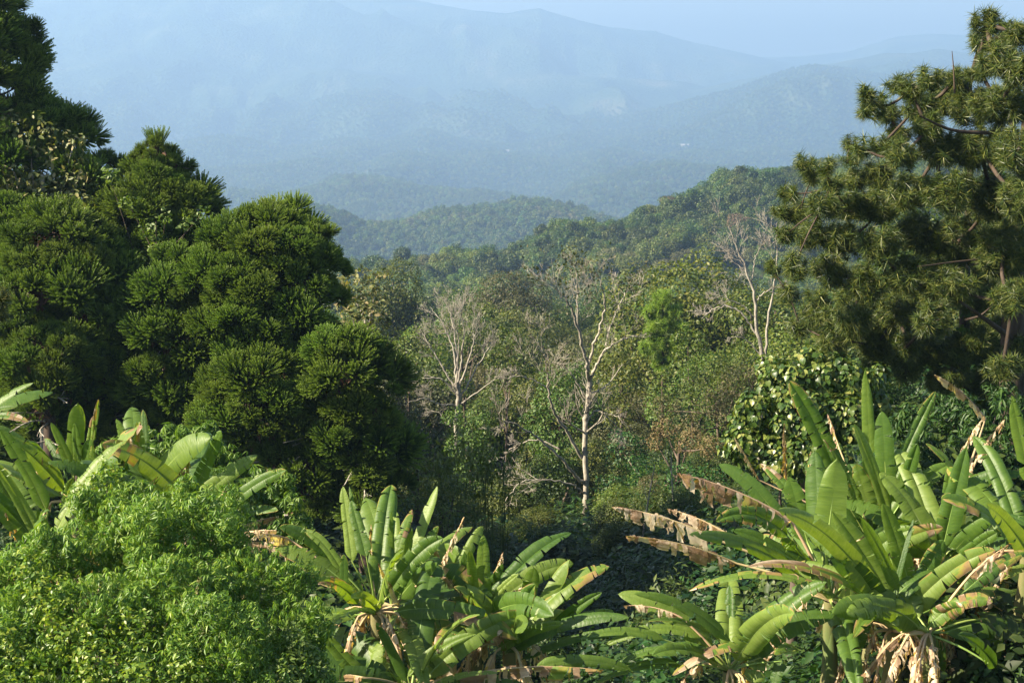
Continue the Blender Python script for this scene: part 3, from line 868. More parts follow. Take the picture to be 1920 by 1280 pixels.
def araucaria(label, apex, depth, prof, ntuft, seed, base=None, ts=1.0, cup=True, bare=()):
    """prof: list of (py, left px, right px) crown outline rows in the photograph"""
    rng = np.random.default_rng(seed)
    k = 1 / ppm(depth)
    top = pix(apex[0], apex[1], depth)
    rows = np.array(prof, float)
    bx = rows[-1, 1:].mean() if base is None else base
    bpt = pix(bx, rows[-1, 0], depth)
    gz = ground_at(bpt[0], depth)
    root = link('araucaria', None, loc=(bpt[0], depth, gz))
    tag(root, label, 'tree', 'araucaria trees on the left')
    g = Geo(); tr = Geo(); dry = Geo()
    trunk = smooth_path([[bpt[0], depth, gz - .5], [(bpt[0] * .5 + top[0] * .5), depth, (gz + top[2]) / 2], top + [0, 0, -.3]], 24)
    tube(tr, trunk, np.linspace(.26, .05, 24), 9)
    # clusters of tufts at the branch ends
    tries = 0; placed = []; tot = 0; wid = (rows[:, 2] - rows[:, 1]).max() / 2
    ymin, ymax = rows[0, 0], rows[-1, 0]
    while tot < min(98, ntuft) and tries < 1600:
        tries += 1
        py = rng.uniform(ymin + 12, ymax) if tries > 60 else rng.uniform(max(ymin, -20) + 12, max(ymin, -20) + 130)
        l, r = np.interp(py, rows[:, 0], rows[:, 1]), np.interp(py, rows[:, 0], rows[:, 2])
        cx, rad = (l + r) / 2, (r - l) / 2
        if rng.uniform() > rad / wid + .4: continue
        th = rng.uniform(-math.pi, math.pi)
        if math.sin(th) > .3 and rng.uniform() < .8: continue
        rc = ts * rng.uniform(.42, .88) * min(1, .28 + rad / 100)
        inner = rng.uniform() < .25
        rr = max(0, rad - rc / k * .55) * (rng.uniform(.2, .65) if inner else rng.uniform(.8, 1.16))
        c0 = pix(cx + rr * math.cos(th), py, depth)
        c = np.array([c0[0], depth + rr * math.sin(th) * k, c0[2]])
        if (c[0] / c[1]) * FPX * .99 + 960 < -60: continue
        if placed and np.min([np.linalg.norm(q - c) / (a + rc) for q, a in placed]) < (.60 if inner else .64): continue
        placed.append((c, rc))
        out = np.array([math.cos(th), math.sin(th), 0])
        o = link('bough', BOUGHS[rng.integers(5)], root)
        sc = rc / .75
        o.matrix_local = Matrix.Translation(Vector(c) - root.location) @ Matrix.Rotation(th - math.pi / 2 + rng.normal() * .35, 4, 'Z') @ Matrix.Rotation(rng.normal() * .15, 4, 'X') @ Matrix.Diagonal((sc, sc, sc * rng.uniform(.75, 1.1), 1))
        tot += 1
        for q in range(4):
            p = c + rand_dir(rng, 1)[0] * rc * .5
            tube(tr, smooth_path([c - out * rc * .4, (c + p) / 2, p], 4), np.linspace(.022, .012, 4), 4)
        zt = min(c[2] + rng.uniform(-.3, .4), top[2] - .3)
        s0 = trunk[np.argmin(np.abs(trunk[:, 2] - zt))]
        e = c - out * rc * .4
        tube(tr, smooth_path([s0, (s0 + e) / 2 + np.array([0, 0, -.1 * rr * k]), e], 7), np.linspace(.05, .022, 7), 5)
        if rr * k > .3 and rng.uniform() < .7:
            m = 60
            pp = s0 + (c - s0) * rng.uniform(.2, .75, (m, 1)) + rng.normal(size=(m, 3)) * .14 + np.array([0, 0, -.3]) * rng.uniform(0, 1, (m, 1))
            scatter(dry, *LANCE, pp, rand_dir(rng, m), rng.uniform(.15, .35, m), rng, tangent=np.array([[0, 0, -1.]]) + rng.normal(size=(m, 3)) * .3)
    if cup:
        tuft_part(root, CUP, top + [0, 0, -.62 * ts], np.array([0, 0, 1.]), .8 * ts, rng, 'top_tuft')
    part(tr, 'trunk', M['red'], root, True)
    part(dry, 'dead_foliage', M['aradry'], root)
    sticks = Geo()
    for q in range(9):
        s0 = trunk[int(rng.uniform(.15, .75) * 23)]; a = rng.uniform(-math.pi, .3)
        L = rng.uniform(.9, 2.0); d = np.array([math.cos(a), math.sin(a) * .8, rng.uniform(-.12, .15)])
        sp = smooth_path([s0, s0 + d * L * .5 + rng.normal(size=3) * .06, s0 + d * L], 7)
        tube(sticks, sp, np.linspace(.03, .012, 7), 5); twigs(sticks, rng, sp[2:], .02, 1, .8)
    part(sticks, 'dead_branches', M['pale'], root)
    return root


araucaria('tallest araucaria, cut by the left edge of the photo', (-55, -120), 41,
          [(-120, -70, -40), (-40, -110, 5), (30, -140, 42), (110, -160, 68), (190, -190, 120), (240, -210, 160), (300, -220, 205), (380, -220, 205), (520, -220, 190), (640, -200, 150), (760, -200, 120)], 98, 201, base=-40)
araucaria('araucaria with a cup-shaped tip between the tallest and the middle one', (293, 236), 39,
          [(262, 276, 312), (290, 258, 330), (330, 225, 372), (390, 205, 412), (460, 190, 420), (540, 180, 420), (620, 180, 410), (700, 200, 400)], 98, 202, base=300)
araucaria('araucaria with a forked tuft on top, nearest the hazy valley', (503, 366), 36,
          [(388, 470, 540), (405, 450, 560), (440, 395, 612), (490, 372, 635), (560, 360, 645), (620, 372, 640), (680, 390, 610), (730, 410, 590)], 95, 203, base=520)
araucaria('low dense araucaria with drooping skirt at the right of the araucarias', (660, 612), 33.5,
          [(625, 610, 700), (660, 570, 735), (730, 560, 742), (790, 590, 745), (850, 620, 750), (930, 640, 760)], 80, 204, base=690, cup=False)
araucaria('slim araucaria whose bare lower trunk shows above the shrub', (500, 655), 34,
          [(670, 440, 570), (720, 395, 590), (770, 380, 600), (820, 470, 600), (870, 500, 650), (950, 540, 670)], 70, 205, base=518, cup=False)
araucaria('young araucaria low in front of the dark trunks on the left', (90, 600), 35,
          [(615, 45, 130), (650, 20, 155), (700, 20, 160), (760, 45, 110)], 20, 206, base=80, cup=False)
araucaria('broad araucaria at the lower left with light tuft tips', (110, 390), 37,
          [(400, 60, 150), (440, 10, 220), (500, -20, 250), (560, -30, 260), (620, -20, 260), (680, 0, 260), (740, 20, 240), (790, 60, 220)], 95, 207, base=150, cup=False)
araucaria('shaded araucaria behind the slim bare-trunked one', (330, 600), 36,
          [(470, 300, 370), (540, 260, 400), (620, 240, 410), (680, 240, 420), (740, 245, 400), (810, 270, 390)], 80, 208, base=330, cup=False)
araucaria('dark araucaria at the back of the araucaria group', (60, 360), 46,
          [(380, -60, 190), (460, -120, 330), (560, -150, 420), (660, -150, 430), (780, -150, 450)], 98, 209, base=100, cup=False)
araucaria('low dark araucaria at the back, behind the dense one', (560, 700), 42,
          [(720, 470, 650), (780, 440, 660), (860, 440, 700), (930, 460, 720)], 40, 210, base=560, cup=False)


# ------------------------------------------------------------------ trees shaped by lumps
def blob_leaves(g, rng, blobs, tmpl, leaf, dens, hang=0.0, up=.5, shell=.35, jit=.45, front=False, sub=8):
    """blobs: (px, py, radius px, depth); leaves lie on each lump's shell"""
    cen = np.array([pix(b[0], b[1], b[3]) for b in blobs]); rad = np.array([b[2] / ppm(b[3]) for b in blobs])
    ret = cen, rad
    sc_, sr_ = [], []
    for c_, r_ in zip(cen, rad):
        sd = rand_dir(rng, 16); sd = sd[(sd[:, 2] > -.5) & (sd[:, 1] < .6)][:sub]
        sc_.append(c_[None]); sr_.append([r_ * .82])
        sc_.append(c_ + sd * r_ * rng.uniform(.62, .85, (len(sd), 1))); sr_.append(r_ * rng.uniform(.26, .44, len(sd)))
    cen, rad = np.vstack(sc_), np.concatenate(sr_)
    blobs = cen
    for k in range(len(blobs)):
        m = int(5.5 * dens * rad[k] ** 2 / leaf ** 2)
        dd = rand_dir(rng, m)
        lump = 1 + .16 * np.sin(dd[:, 0] * 6 + k * 2) * np.sin(dd[:, 2] * 5 + k) + .08 * np.sin(dd[:, 1] * 11 + k)
        p = cen[k] + dd * (rad[k] * lump * (1 - rng.uniform(0, 1, m) ** 1.6 * shell))[:, None]
        q = np.full(m, 9.)
        for kk in range(len(blobs)):
            if kk != k:
                q = np.minimum(q, np.linalg.norm(p - cen[kk], axis=1) / rad[kk])
        keep = q > .75
        if front: keep &= dd[:, 1] < .5
        p, dd = p[keep], dd[keep]
        nr = dd * .8 + np.array([0, 0, up]) + rng.normal(size=p.shape) * jit
        tan = None
        if hang:
            tan = rng.normal(size=p.shape) * .5 + np.array([0, 0, -hang]) + dd * .5
        tv, tf = tmpl[rng.integers(len(tmpl))] if isinstance(tmpl, list) else tmpl
        scatter(g, tv, tf, p, nr, leaf * rng.uniform(.65, 1.3, len(p)), rng, tan)
    return ret


def blob_tree(name, label, cat, blobs, tmpl, leaf, dens, mat, seed, base, tmat=None, hang=0, r0=.15, group=None, shell=.35, up=.5, jit=.45, limbs=8, front=False, depth=None, sub=8):
    rng = np.random.default_rng(seed)
    depth = depth or blobs[0][3]
    bx = pix(base, 800, depth)[0]
    gz = ground_at(bx, depth)
    root = link(name, None, loc=(bx, depth, gz)); tag(root, label, cat, group)
    g = Geo(); cen, rad = blob_leaves(g, rng, blobs, tmpl, leaf, dens, hang, up, shell, jit, front, sub)
    part(g, 'crown' if cat == 'tree' else 'foliage', mat, root)
    t = Geo()
    topc = cen.mean(0)
    tr = smooth_path([[bx, depth, gz - .5], [(bx + topc[0]) / 2, (depth + topc[1]) / 2, (gz + topc[2]) / 2], topc], 10)
    tube(t, tr, np.linspace(r0, r0 * .45, 10), 8)
    for c in cen[np.argsort(-rad)][:limbs]:
        s = tr[rng.integers(5, 9)]
        tube(t, smooth_path([s, (s + c) / 2 + rng.normal(size=3) * .1, c], 7), np.linspace(r0 * .4, r0 * .1, 7), 5)
    part(t, 'trunk' if cat == 'tree' else 'stems', tmat or M['bark'], root, True)
    return root


rw = np.random.default_rng(9)
WH = [whorl_template(6, 1, .75, rw), whorl_template(7, 1, .9, rw), whorl_template(5, 1, .6, rw), whorl_template(6, 1, 1.05, rw)]

# left foreground shrub: hanging palmate leaves
bl = [(300, 1010, 115, 14.5), (200, 980, 80, 15), (400, 1000, 95, 14.5), (480, 1090, 95, 14), (120, 1050, 95, 14), (30, 1080, 85, 13.8), (540, 1180, 85, 13.5), (330, 1130, 130, 13.5),
      (200, 1160, 120, 13.2), (60, 1190, 110, 13), (420, 1220, 120, 13), (280, 1290, 130, 12.6), (520, 1290, 100, 12.8), (120, 1310, 120, 12.4), (-40, 1150, 90, 13.2), (-30, 1300, 110, 12.4), (560, 1080, 45, 14.2), (345, 950, 60, 15), (430, 950, 45, 15), (250, 930, 40, 15.2), (575, 1240, 50, 13.3)]
blob_tree('shrub', 'big bright green shrub with hanging finger-shaped leaves in the lower left corner', 'shrub', bl, WH, .078, 3.8, M['bush'], 301, 250, hang=0, r0=.1, shell=.6, up=.6, jit=.4, depth=13.5, sub=6)
bl = [(90, 1130, 60, 12.9), (30, 1220, 75, 12.5), (200, 1250, 70, 12.3), (130, 1200, 60, 12.6), (250, 1190, 50, 12.7), (60, 1060, 45, 13.4), (260, 1290, 60, 12.1), (350, 1260, 40, 12.4), (30, 1290, 60, 12.1), (200, 900, 40, 15.4), (150, 930, 35, 15.2)]
blob_tree('shrub', 'yellow-green small-leaved shrub growing through the big shrub at lower left', 'shrub', bl, KITE, .055, 2.3, M['bush2'], 302, 100, r0=.06, shell=.9, up=.7, jit=.6, depth=12.9)
bl = [(560, 1220, 45, 13), (590, 1260, 35, 12.9), (540, 1270, 50, 12.7)]
blob_tree('shrub', 'small round-leaved shrub at the bottom edge beside the middle bananas', 'shrub', bl, OVAL, .05, 2.6, M['creeper'], 303, 560, r0=.04, shell=.7, depth=12.9)
bl = [(330, 860, 70, 23), (420, 880, 65, 23), (270, 850, 50, 23.5), (500, 920, 60, 22.5), (540, 970, 50, 22), (450, 950, 70, 22), (380, 930, 70, 22), (220, 860, 45, 23.5), (390, 830, 40, 23.5), (560, 1010, 35, 21.5)]
blob_tree('shrub', 'fine-leaved green shrub behind the left bananas, under the araucaria trunk', 'shrub', bl, WH, .14, 3.2, M['bush3'], 304, 400, r0=.1, shell=.5, up=.7, depth=22.5)

# heart-leaved tree above the right bananas
bl = [(1470, 730, 60, 24), (1540, 710, 55, 24), (1600, 720, 50, 24), (1640, 710, 30, 24.3), (1420, 770, 45, 23.5), (1500, 790, 70, 23.5), (1580, 780, 60, 23.5), (1410, 840, 55, 23.5), (1470, 860, 60, 23.3), (1540, 850, 55, 23), (1440, 690, 25, 24.3), (1390, 800, 28, 23.6), (1640, 760, 35, 24)]
blob_tree('heart_leaved_tree', 'tree with yellow-tinged heart-shaped leaves above the right bananas', 'tree', bl, HEART, .09, 3.8, M['heart'], 305, 1500, hang=1.2, r0=.12, shell=.4, up=.35, jit=.3, depth=23.8)

# dull-leaved tree and creepers among the araucarias
bl = [(60, 270, 55, 39), (110, 300, 45, 39), (30, 330, 50, 38.6), (90, 360, 45, 38.6), (150, 330, 28, 38.8), (10, 240, 35, 39), (50, 400, 40, 38.4), (140, 260, 22, 39), (5, 400, 40, 38.4), (150, 380, 30, 38.4)]
blob_tree('dull_leaved_tree', 'dull brownish-green broadleaf tree between araucarias at the left edge', 'tree', bl, OVAL, .17, 1.9, M['dull'], 306, 70, hang=.5, shell=.8, r0=.12, tmat=M['pale'], limbs=10)
bl = [(285, 430, 26, 36.9), (300, 470, 26, 36.8), (270, 490, 24, 36.8), (380, 400, 16, 36.8), (350, 420, 18, 36.8), (240, 380, 18, 37), (310, 410, 16, 36.8), (205, 330, 22, 37.4)]
blob_tree('creeper', 'light green creeper climbing over the cup-tipped araucaria', 'creeper', bl, OVAL, .12, 1.6, M['creeper'], 307, 300, shell=.8, r0=.04)
bl = [(675, 540, 38, 62), (700, 560, 30, 62), (650, 540, 26, 61), (690, 600, 34, 60), (660, 590, 34, 60), (720, 610, 20, 60), (700, 640, 30, 60), (740, 680, 26, 60), (715, 520, 14, 62)]
blob_tree('grey_leaved_tree', 'grey-green large-leaved tree just right of the forked araucaria', 'tree', bl, OVAL, .25, 1.9, M['dull'], 308, 690, shell=.6, r0=.15, tmat=M['pale'])
bl = [(40, 720, 45, 43), (110, 740, 45, 43), (190, 730, 45, 43), (260, 750, 45, 43), (330, 770, 45, 42), (150, 680, 40, 44), (240, 690, 40, 44), (0, 660, 50, 45), (60, 790, 40, 41), (400, 790, 45, 42), (330, 700, 40, 44)]
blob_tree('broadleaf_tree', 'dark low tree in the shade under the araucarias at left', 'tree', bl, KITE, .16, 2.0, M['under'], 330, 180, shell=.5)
bl = [(-10, 560, 34, 24), (-5, 590, 28, 24)]


# ------------------------------------------------------------------ pines
def needle_tuft(seed, n, L, w):
    rng = np.random.default_rng(seed)
    d = rand_dir(rng, n * 2); d = d[d[:, 2] > -.35][:n]; n = len(d)
    side = unit(np.cross(d, rand_dir(rng, n)))
    V = np.zeros((n, 3, 3)); l = L * rng.uniform(.75, 1.1, (n, 1))
    base = np.array([0, 0, 1]) * rng.uniform(-.12, .1, (n, 1))
    V[:, 0] = base + side * w; V[:, 1] = base - side * w; V[:, 2] = base + d * l + np.array([0, 0, -.04])
    return V.reshape(-1, 3), np.arange(n * 3).reshape(-1, 3)


NT = [needle_tuft(400 + k, 105, .20, .0062) for k in range(5)]


def pine(label, trunk_pts, depth, blobs, seed, r0, dens, name='pine_tree', s=1.0, mat='pine', extra_limbs=(), group=None):
    rng = np.random.default_rng(seed)
    tp = np.array([pix(a, b, d) for a, b, d in trunk_pts])
    gz = ground_at(tp[0][0], tp[0][1])
    tp[0][2] = min(tp[0][2], gz)
    root = link(name, None, loc=tp[0]); tag(root, label, 'tree', group)
    g = Geo(); t = Geo()
    tr = smooth_path(np.vstack([tp[0] - [0, 0, .5], tp]), 30)
    tube(t, tr, np.linspace(r0, r0 * .3, 30), 10)
    allp = []
    for b in blobs:
        c = pix(b[0], b[1], b[3]); rad = b[2] / ppm(b[3])
        m = max(8, int(dens * rad ** 2 / .0038 / s ** 2))
        dd = rand_dir(rng, m); p = c + dd * rad * rng.uniform(.35, 1.0, (m, 1)) ** .6 * np.array([1, 1, .8])
        for i in range(m):
            place_tuft(g, NT[rng.integers(5)], p[i], dd[i] * .6 + np.array([0, 0, .8]) + rng.normal(size=3) * .2, s * rng.uniform(.65, 1.35), rng)
        allp.append((c, p, m))
    # boughs: every cluster hangs on the nearest cluster (or trunk point) that is nearer to the trunk
    cs = np.array([a[0] for a in allp]); td = np.array([np.min(np.linalg.norm(tr - c, axis=1)) for c in cs])
    for i, (c, p, m) in enumerate(allp):
        cand = np.vstack([cs[td < td[i] - .12], tr[6:]]); dist = np.linalg.norm(cand - c, axis=1)
        dist[-len(tr[6:]):] *= 1.25
        s0 = cand[np.argmin(dist)]
        r_ = .012 + .008 * min(3.0, max(0, td.max() - td[i])) * s
        lp = smooth_path([s0, (s0 + c) / 2 + np.array([0, 0, -.06 * np.linalg.norm(c - s0)]) + rng.normal(size=3) * .06, c], 6)
        tube(t, lp, np.linspace(r_ * 1.15, r_, 6), 6)
        for q in range(min(12, m)):
            tube(t, smooth_path([c, (c + p[q]) / 2 + [0, 0, -.04], p[q]], 4), np.linspace(.014, .006, 4), 4)
    for pts, r in extra_limbs:
        tube(t, smooth_path([pix(*q) for q in pts], 14), np.linspace(r, r * .3, 14), 6)
    part(g, 'crown', M[mat], root)
    part(t, 'trunk', M['red'], root, True)
    return root


B = []
for (a, b, r) in [(1850, 45, 26), (1840, 75, 22), (1885, 70, 30), (1915, 60, 26), (1870, 115, 34), (1915, 130, 40), (1835, 130, 22), (1790, 150, 26), (1745, 150, 24), (1710, 165, 24), (1680, 160, 14), (1770, 190, 36), (1720, 200, 30),
                  (1625, 175, 12), (1640, 200, 22), (1620, 210, 14), (1670, 215, 22), (1820, 200, 44), (1880, 200, 50), (1740, 240, 30), (1690, 250, 22), (1595, 270, 14), (1620, 280, 16), (1650, 275, 20), (1600, 300, 14), (1690, 290, 30), (1760, 280, 40),
                  (1510, 305, 16), (1525, 330, 20), (1550, 315, 14), (1560, 345, 22), (1600, 340, 24), (1650, 330, 30), (1840, 280, 50), (1910, 280, 50), (1480, 365, 16), (1465, 400, 16), (1500, 400, 26), (1540, 390, 28), (1590, 390, 34), (1650, 390, 38), (1710, 360, 40), (1780, 360, 46),
                  (1860, 370, 56), (1920, 370, 50), (1475, 440, 20), (1520, 440, 30), (1580, 450, 38), (1650, 460, 42), (1720, 440, 44), (1800, 450, 54), (1880, 470, 56), (1450, 505, 12), (1490, 500, 26), (1550, 510, 34), (1620, 530, 40), (1700, 520, 44), (1780, 540, 46), (1480, 550, 20), (1530, 570, 30), (1600, 600, 36), (1680, 590, 40), (1750, 600, 34),
                  (1905, 610, 36), (1915, 660, 34), (1880, 690, 30), (1500, 610, 22), (1560, 640, 26), (1640, 650, 30), (1700, 650, 26), (1900, 560, 40), (1560, 600, 26)]:
    B.append((a, b, r, 27.5 + (1900 - a) * .003 + np.random.default_rng(a * 7 + b).uniform(-1.6, 1.6)))
pine('huge dark pine with drooping boughs filling the right edge', [(1905, 760, 28), (1900, 560, 28), (1925, 300, 28), (1935, 60, 28)], 28, B, 410, .34, 1.15,
     extra_limbs=[([(1880, 250, 27), (1790, 245, 26.5), (1725, 218, 26)], .05), ([(1790, 175, 27), (1788, 130, 27), (1785, 96, 27)], .02), ([(1905, 640, 28), (1850, 600, 27), (1800, 565, 26.5)], .07), ([(1810, 600, 27), (1840, 590, 26.8), (1868, 565, 26.6)], .03), ([(1900, 480, 28), (1800, 490, 27.5), (1720, 500, 27)], .03)])
B2 = [(a, b, r, 31 + np.random.default_rng(a + b * 3).uniform(-1, 1)) for a, b, r in [(1820, 640, 40), (1760, 660, 36), (1700, 690, 30), (1870, 660, 46), (1560, 670, 30), (1640, 690, 34), (1920, 650, 40), (1840, 560, 46), (1760, 500, 50), (1900, 420, 50), (1680, 620, 34), (1850, 720, 34), (1920, 740, 40), (1760, 720, 30), (1620, 620, 44), (1700, 640, 44), (1790, 690, 40), (1880, 600, 50), (1930, 560, 50), (1550, 610, 36), (1850, 660, 44), (1900, 710, 44), (1780, 640, 40), (1700, 680, 34), (1640, 640, 36), (1660, 560, 44), (1740, 560, 44), (1600, 560, 36), (1860, 500, 44)]]
pine('shaded pine behind the huge one, its lower trunk wrapped in creeper', [(1812, 770, 31), (1808, 640, 31), (1812, 480, 31), (1820, 300, 31)], 31, B2, 411, .2, .9)
Bl = [(-8, 555, 22, 24), (-4, 590, 18, 24), (4, 560, 10, 24), (-30, 570, 26, 24)]
pine('pale-tipped pine spray poking in at the left edge', [(-90, 900, 24), (-85, 600, 24), (-80, 450, 24)], 24, Bl, 412, .15, 1.0)
Bm = [(1240, 560, 18, 78), (1225, 585, 18, 78), (1262, 585, 16, 78), (1240, 610, 22, 78), (1275, 610, 14, 78), (1215, 620, 16, 78), (1250, 640, 22, 78), (1225, 655, 18, 78), (1272, 650, 16, 78), (1240, 680, 20, 78), (1205, 650, 10, 78)]
pine('bright green young pine standing above the shrubs right of the bare tree', [(1245, 740, 78), (1243, 640, 78), (1241, 550, 78)], 78, Bm, 413, .14, .9, s=1.8, mat='pinefar')
bl = [(1812, 590, 12, 30.5), (1805, 620, 14, 30.5), (1818, 650, 14, 30.5), (1806, 680, 14, 30.5), (1822, 700, 12, 30.5), (1800, 650, 12, 30.5)]
blob_tree('creeper', 'leafy creeper wrapped round the thin pine trunk at the right', 'creeper', bl, OVAL, .13, 1.8, M['creeper'], 309, 1810, shell=.9, r0=.03, hang=.8)


# ------------------------------------------------------------------ bare trees
def bare_tree(label, limbs, depth, seed, conv, mat, level=3, name='bare_tree', leaves=None, spread=1.0):
    """limbs: (points in zoom pixels, base radius, tip radius); the first is the trunk"""
    rng = np.random.default_rng(seed)
    P0 = conv(*limbs[0][0][0]); b = pix(P0[0], P0[1], depth)
    gz = min(ground_at(b[0], depth), b[2])
    root = link(name, None, loc=(b[0], depth, gz)); tag(root, label, 'tree', 'leafless trees in the valley')
    t = Geo(); br = Geo(); tips = []
    for i, (pts, r1, r2) in enumerate(limbs):
        off = 0 if i == 0 else rng.uniform(-.35, .35)
        w = [pix(*conv(*q), depth) for q in pts]
        w = np.array([[p[0], depth + off * len(limbs) * .12 * k, p[2]] for k, p in enumerate(w)])
        if i == 0: w = np.vstack([[w[0][0], depth, gz - .3], w])
        path = smooth_path(w, 6 * len(w)); n = len(path)
        path[1:-1] += rng.normal(size=(n - 2, 3)) * .025
        tube(t if i == 0 else br, path, np.linspace(r1, r2, n) * 1.12, 8)
        twigs(br, rng, path[n // 4 if i else n // 2:], max(r2 * 2, .03), level, spread, 1.1, tips)
    part(t, 'trunk', mat, root, True); part(br, 'branches', mat, root, True)
    if leaves:
        g = Geo(); tp = np.array(tips); tp = tp[rng.permutation(len(tp))]
        sel = tp[tp[:, 2] > leaves[1]][:leaves[0]]
        p = np.repeat(sel, 3, axis=0) + rng.normal(size=(len(sel) * 3, 3)) * .28
        scatter(g, *KITE, p, rand_dir(rng, len(p)), rng.uniform(.1, .2, len(p)), rng)
        part(g, 'leaves', M[leaves[2]], root)
    return root


z7 = lambda X, Y: (700 + X / 2.065, 420 + Y / 2.065)
bare_tree('tall pale leafless tree with a forked straight trunk in the centre', [
    ([(820, 1230), (822, 1100), (825, 1000), (818, 800), (830, 700), (835, 600)], .135, .095),
    ([(835, 610), (825, 540), (800, 430), (770, 320), (740, 260), (700, 200)], .085, .02),
    ([(835, 610), (850, 570), (870, 520), (900, 470), (960, 430), (1050, 400)], .07, .015),
    ([(832, 560), (850, 470), (880, 370), (890, 280), (870, 200), (850, 160)], .06, .015),
    ([(790, 400), (790, 300), (785, 200), (775, 150)], .035, .01),
    ([(900, 470), (930, 380), (980, 300), (1010, 270)], .03, .01),
    ([(812, 1000), (770, 950), (720, 880), (640, 800), (560, 740), (480, 700)], .075, .015),
    ([(808, 905), (750, 790), (700, 710), (680, 640), (670, 540), (662, 470), (640, 420)], .07, .015),
    ([(815, 1040), (760, 990), (640, 960), (560, 965), (510, 1015)], .04, .012),
    ([(720, 872), (640, 840), (560, 860), (505, 900)], .035, .012),
    ([(830, 760), (870, 725), (940, 790), (990, 870)], .035, .012),
    ([(680, 640), (620, 600), (560, 580), (500, 590)], .03, .01),
    ([(828, 680), (780, 600), (740, 550), (700, 500)], .035, .012),
    ([(870, 725), (930, 730), (970, 750)], .02, .01)], 60, 501, z7, M['pale'], 3, leaves=(420, -14.2, 'olive'))
bare_tree('fan-shaped leafless tree with many upright pale branches left of centre', [
    ([(322, 790), (328, 690), (324, 610)], .14, .11),
    ([(324, 620), (310, 500), (270, 400), (215, 330)], .06, .012), ([(326, 620), (320, 480), (300, 380), (270, 300)], .06, .012),
    ([(328, 620), (345, 500), (350, 400), (340, 305)], .06, .012), ([(330, 640), (370, 520), (395, 420), (410, 330)], .06, .012),
    ([(330, 680), (380, 600), (430, 520), (470, 470)], .05, .012), ([(322, 660), (270, 600), (210, 590), (150, 600)], .045, .012),
    ([(322, 700), (260, 690), (200, 660), (140, 670)], .04, .012), ([(322, 640), (270, 560), (220, 480), (190, 430)], .05, .012),
    ([(330, 700), (400, 650), (460, 600), (500, 560)], .04, .012), ([(328, 560), (330, 450), (310, 360), (300, 310)], .04, .01),
    ([(322, 760), (290, 780), (250, 730), (200, 730)], .03, .01)], 72, 502, z7, M['twig'], 3)
bare_tree('grey leafless tree with two thin stems beside the right pine', [
    ([(1505, 560), (1485, 400), (1470, 260), (1425, 130), (1375, 10)], .11, .02),
    ([(1520, 560), (1522, 420), (1545, 260), (1560, 120), (1555, 40)], .07, .015),
    ([(1488, 430), (1420, 340), (1340, 330), (1280, 380)], .04, .012), ([(1475, 300), (1530, 250), (1600, 230)], .035, .012),
    ([(1495, 500), (1430, 440), (1370, 440)], .03, .01), ([(1465, 230), (1480, 130), (1520, 60)], .03, .01),
    ([(1480, 360), (1420, 310), (1350, 280), (1310, 250)], .03, .01), ([(1450, 190), (1400, 150), (1360, 130)], .025, .01)], 64, 503, z7, M['twig'], 3)
bare_tree('faint brown leafless crown behind the right bare tree', [
    ([(1375, 420), (1372, 330), (1370, 300)], .12, .1), ([(1370, 320), (1330, 250), (1310, 210)], .05, .02), ([(1370, 310), (1365, 230), (1360, 190)], .05, .02),
    ([(1372, 320), (1400, 240), (1420, 190)], .05, .02), ([(1372, 330), (1430, 270), (1450, 230)], .05, .02)], 110, 504, z7, M['twig'], 3)
for nm, pts, r, d, lab in (('dead_stem', [(1265, 1000), (1262, 940), (1258, 850)], .05, 47, 'thin pale dead stem, right one of the sticks in the dark valley'),
                           ('dead_stem', [(1205, 1010), (1215, 940), (1228, 870)], .045, 47, 'thin leaning dead stem, left one of the sticks in the dark valley')):
    t = Geo(); w = np.array([pix(a, b, d) for a, b in pts]); gz = ground_at(w[0][0], d); w = np.vstack([[w[0][0], d, min(gz, w[0][2]) - .2], w])
    root = link(nm, None, loc=(w[0][0], d, gz)); tag(root, lab, 'dead stem')
    p = smooth_path(w, 16); tube(t, p, np.linspace(r, .015, 16), 6); twigs(t, np.random.default_rng(int(pts[0][0])), p[8:], .02, 1, .8)
    part(t, 'stem', M['pale'], root, True)

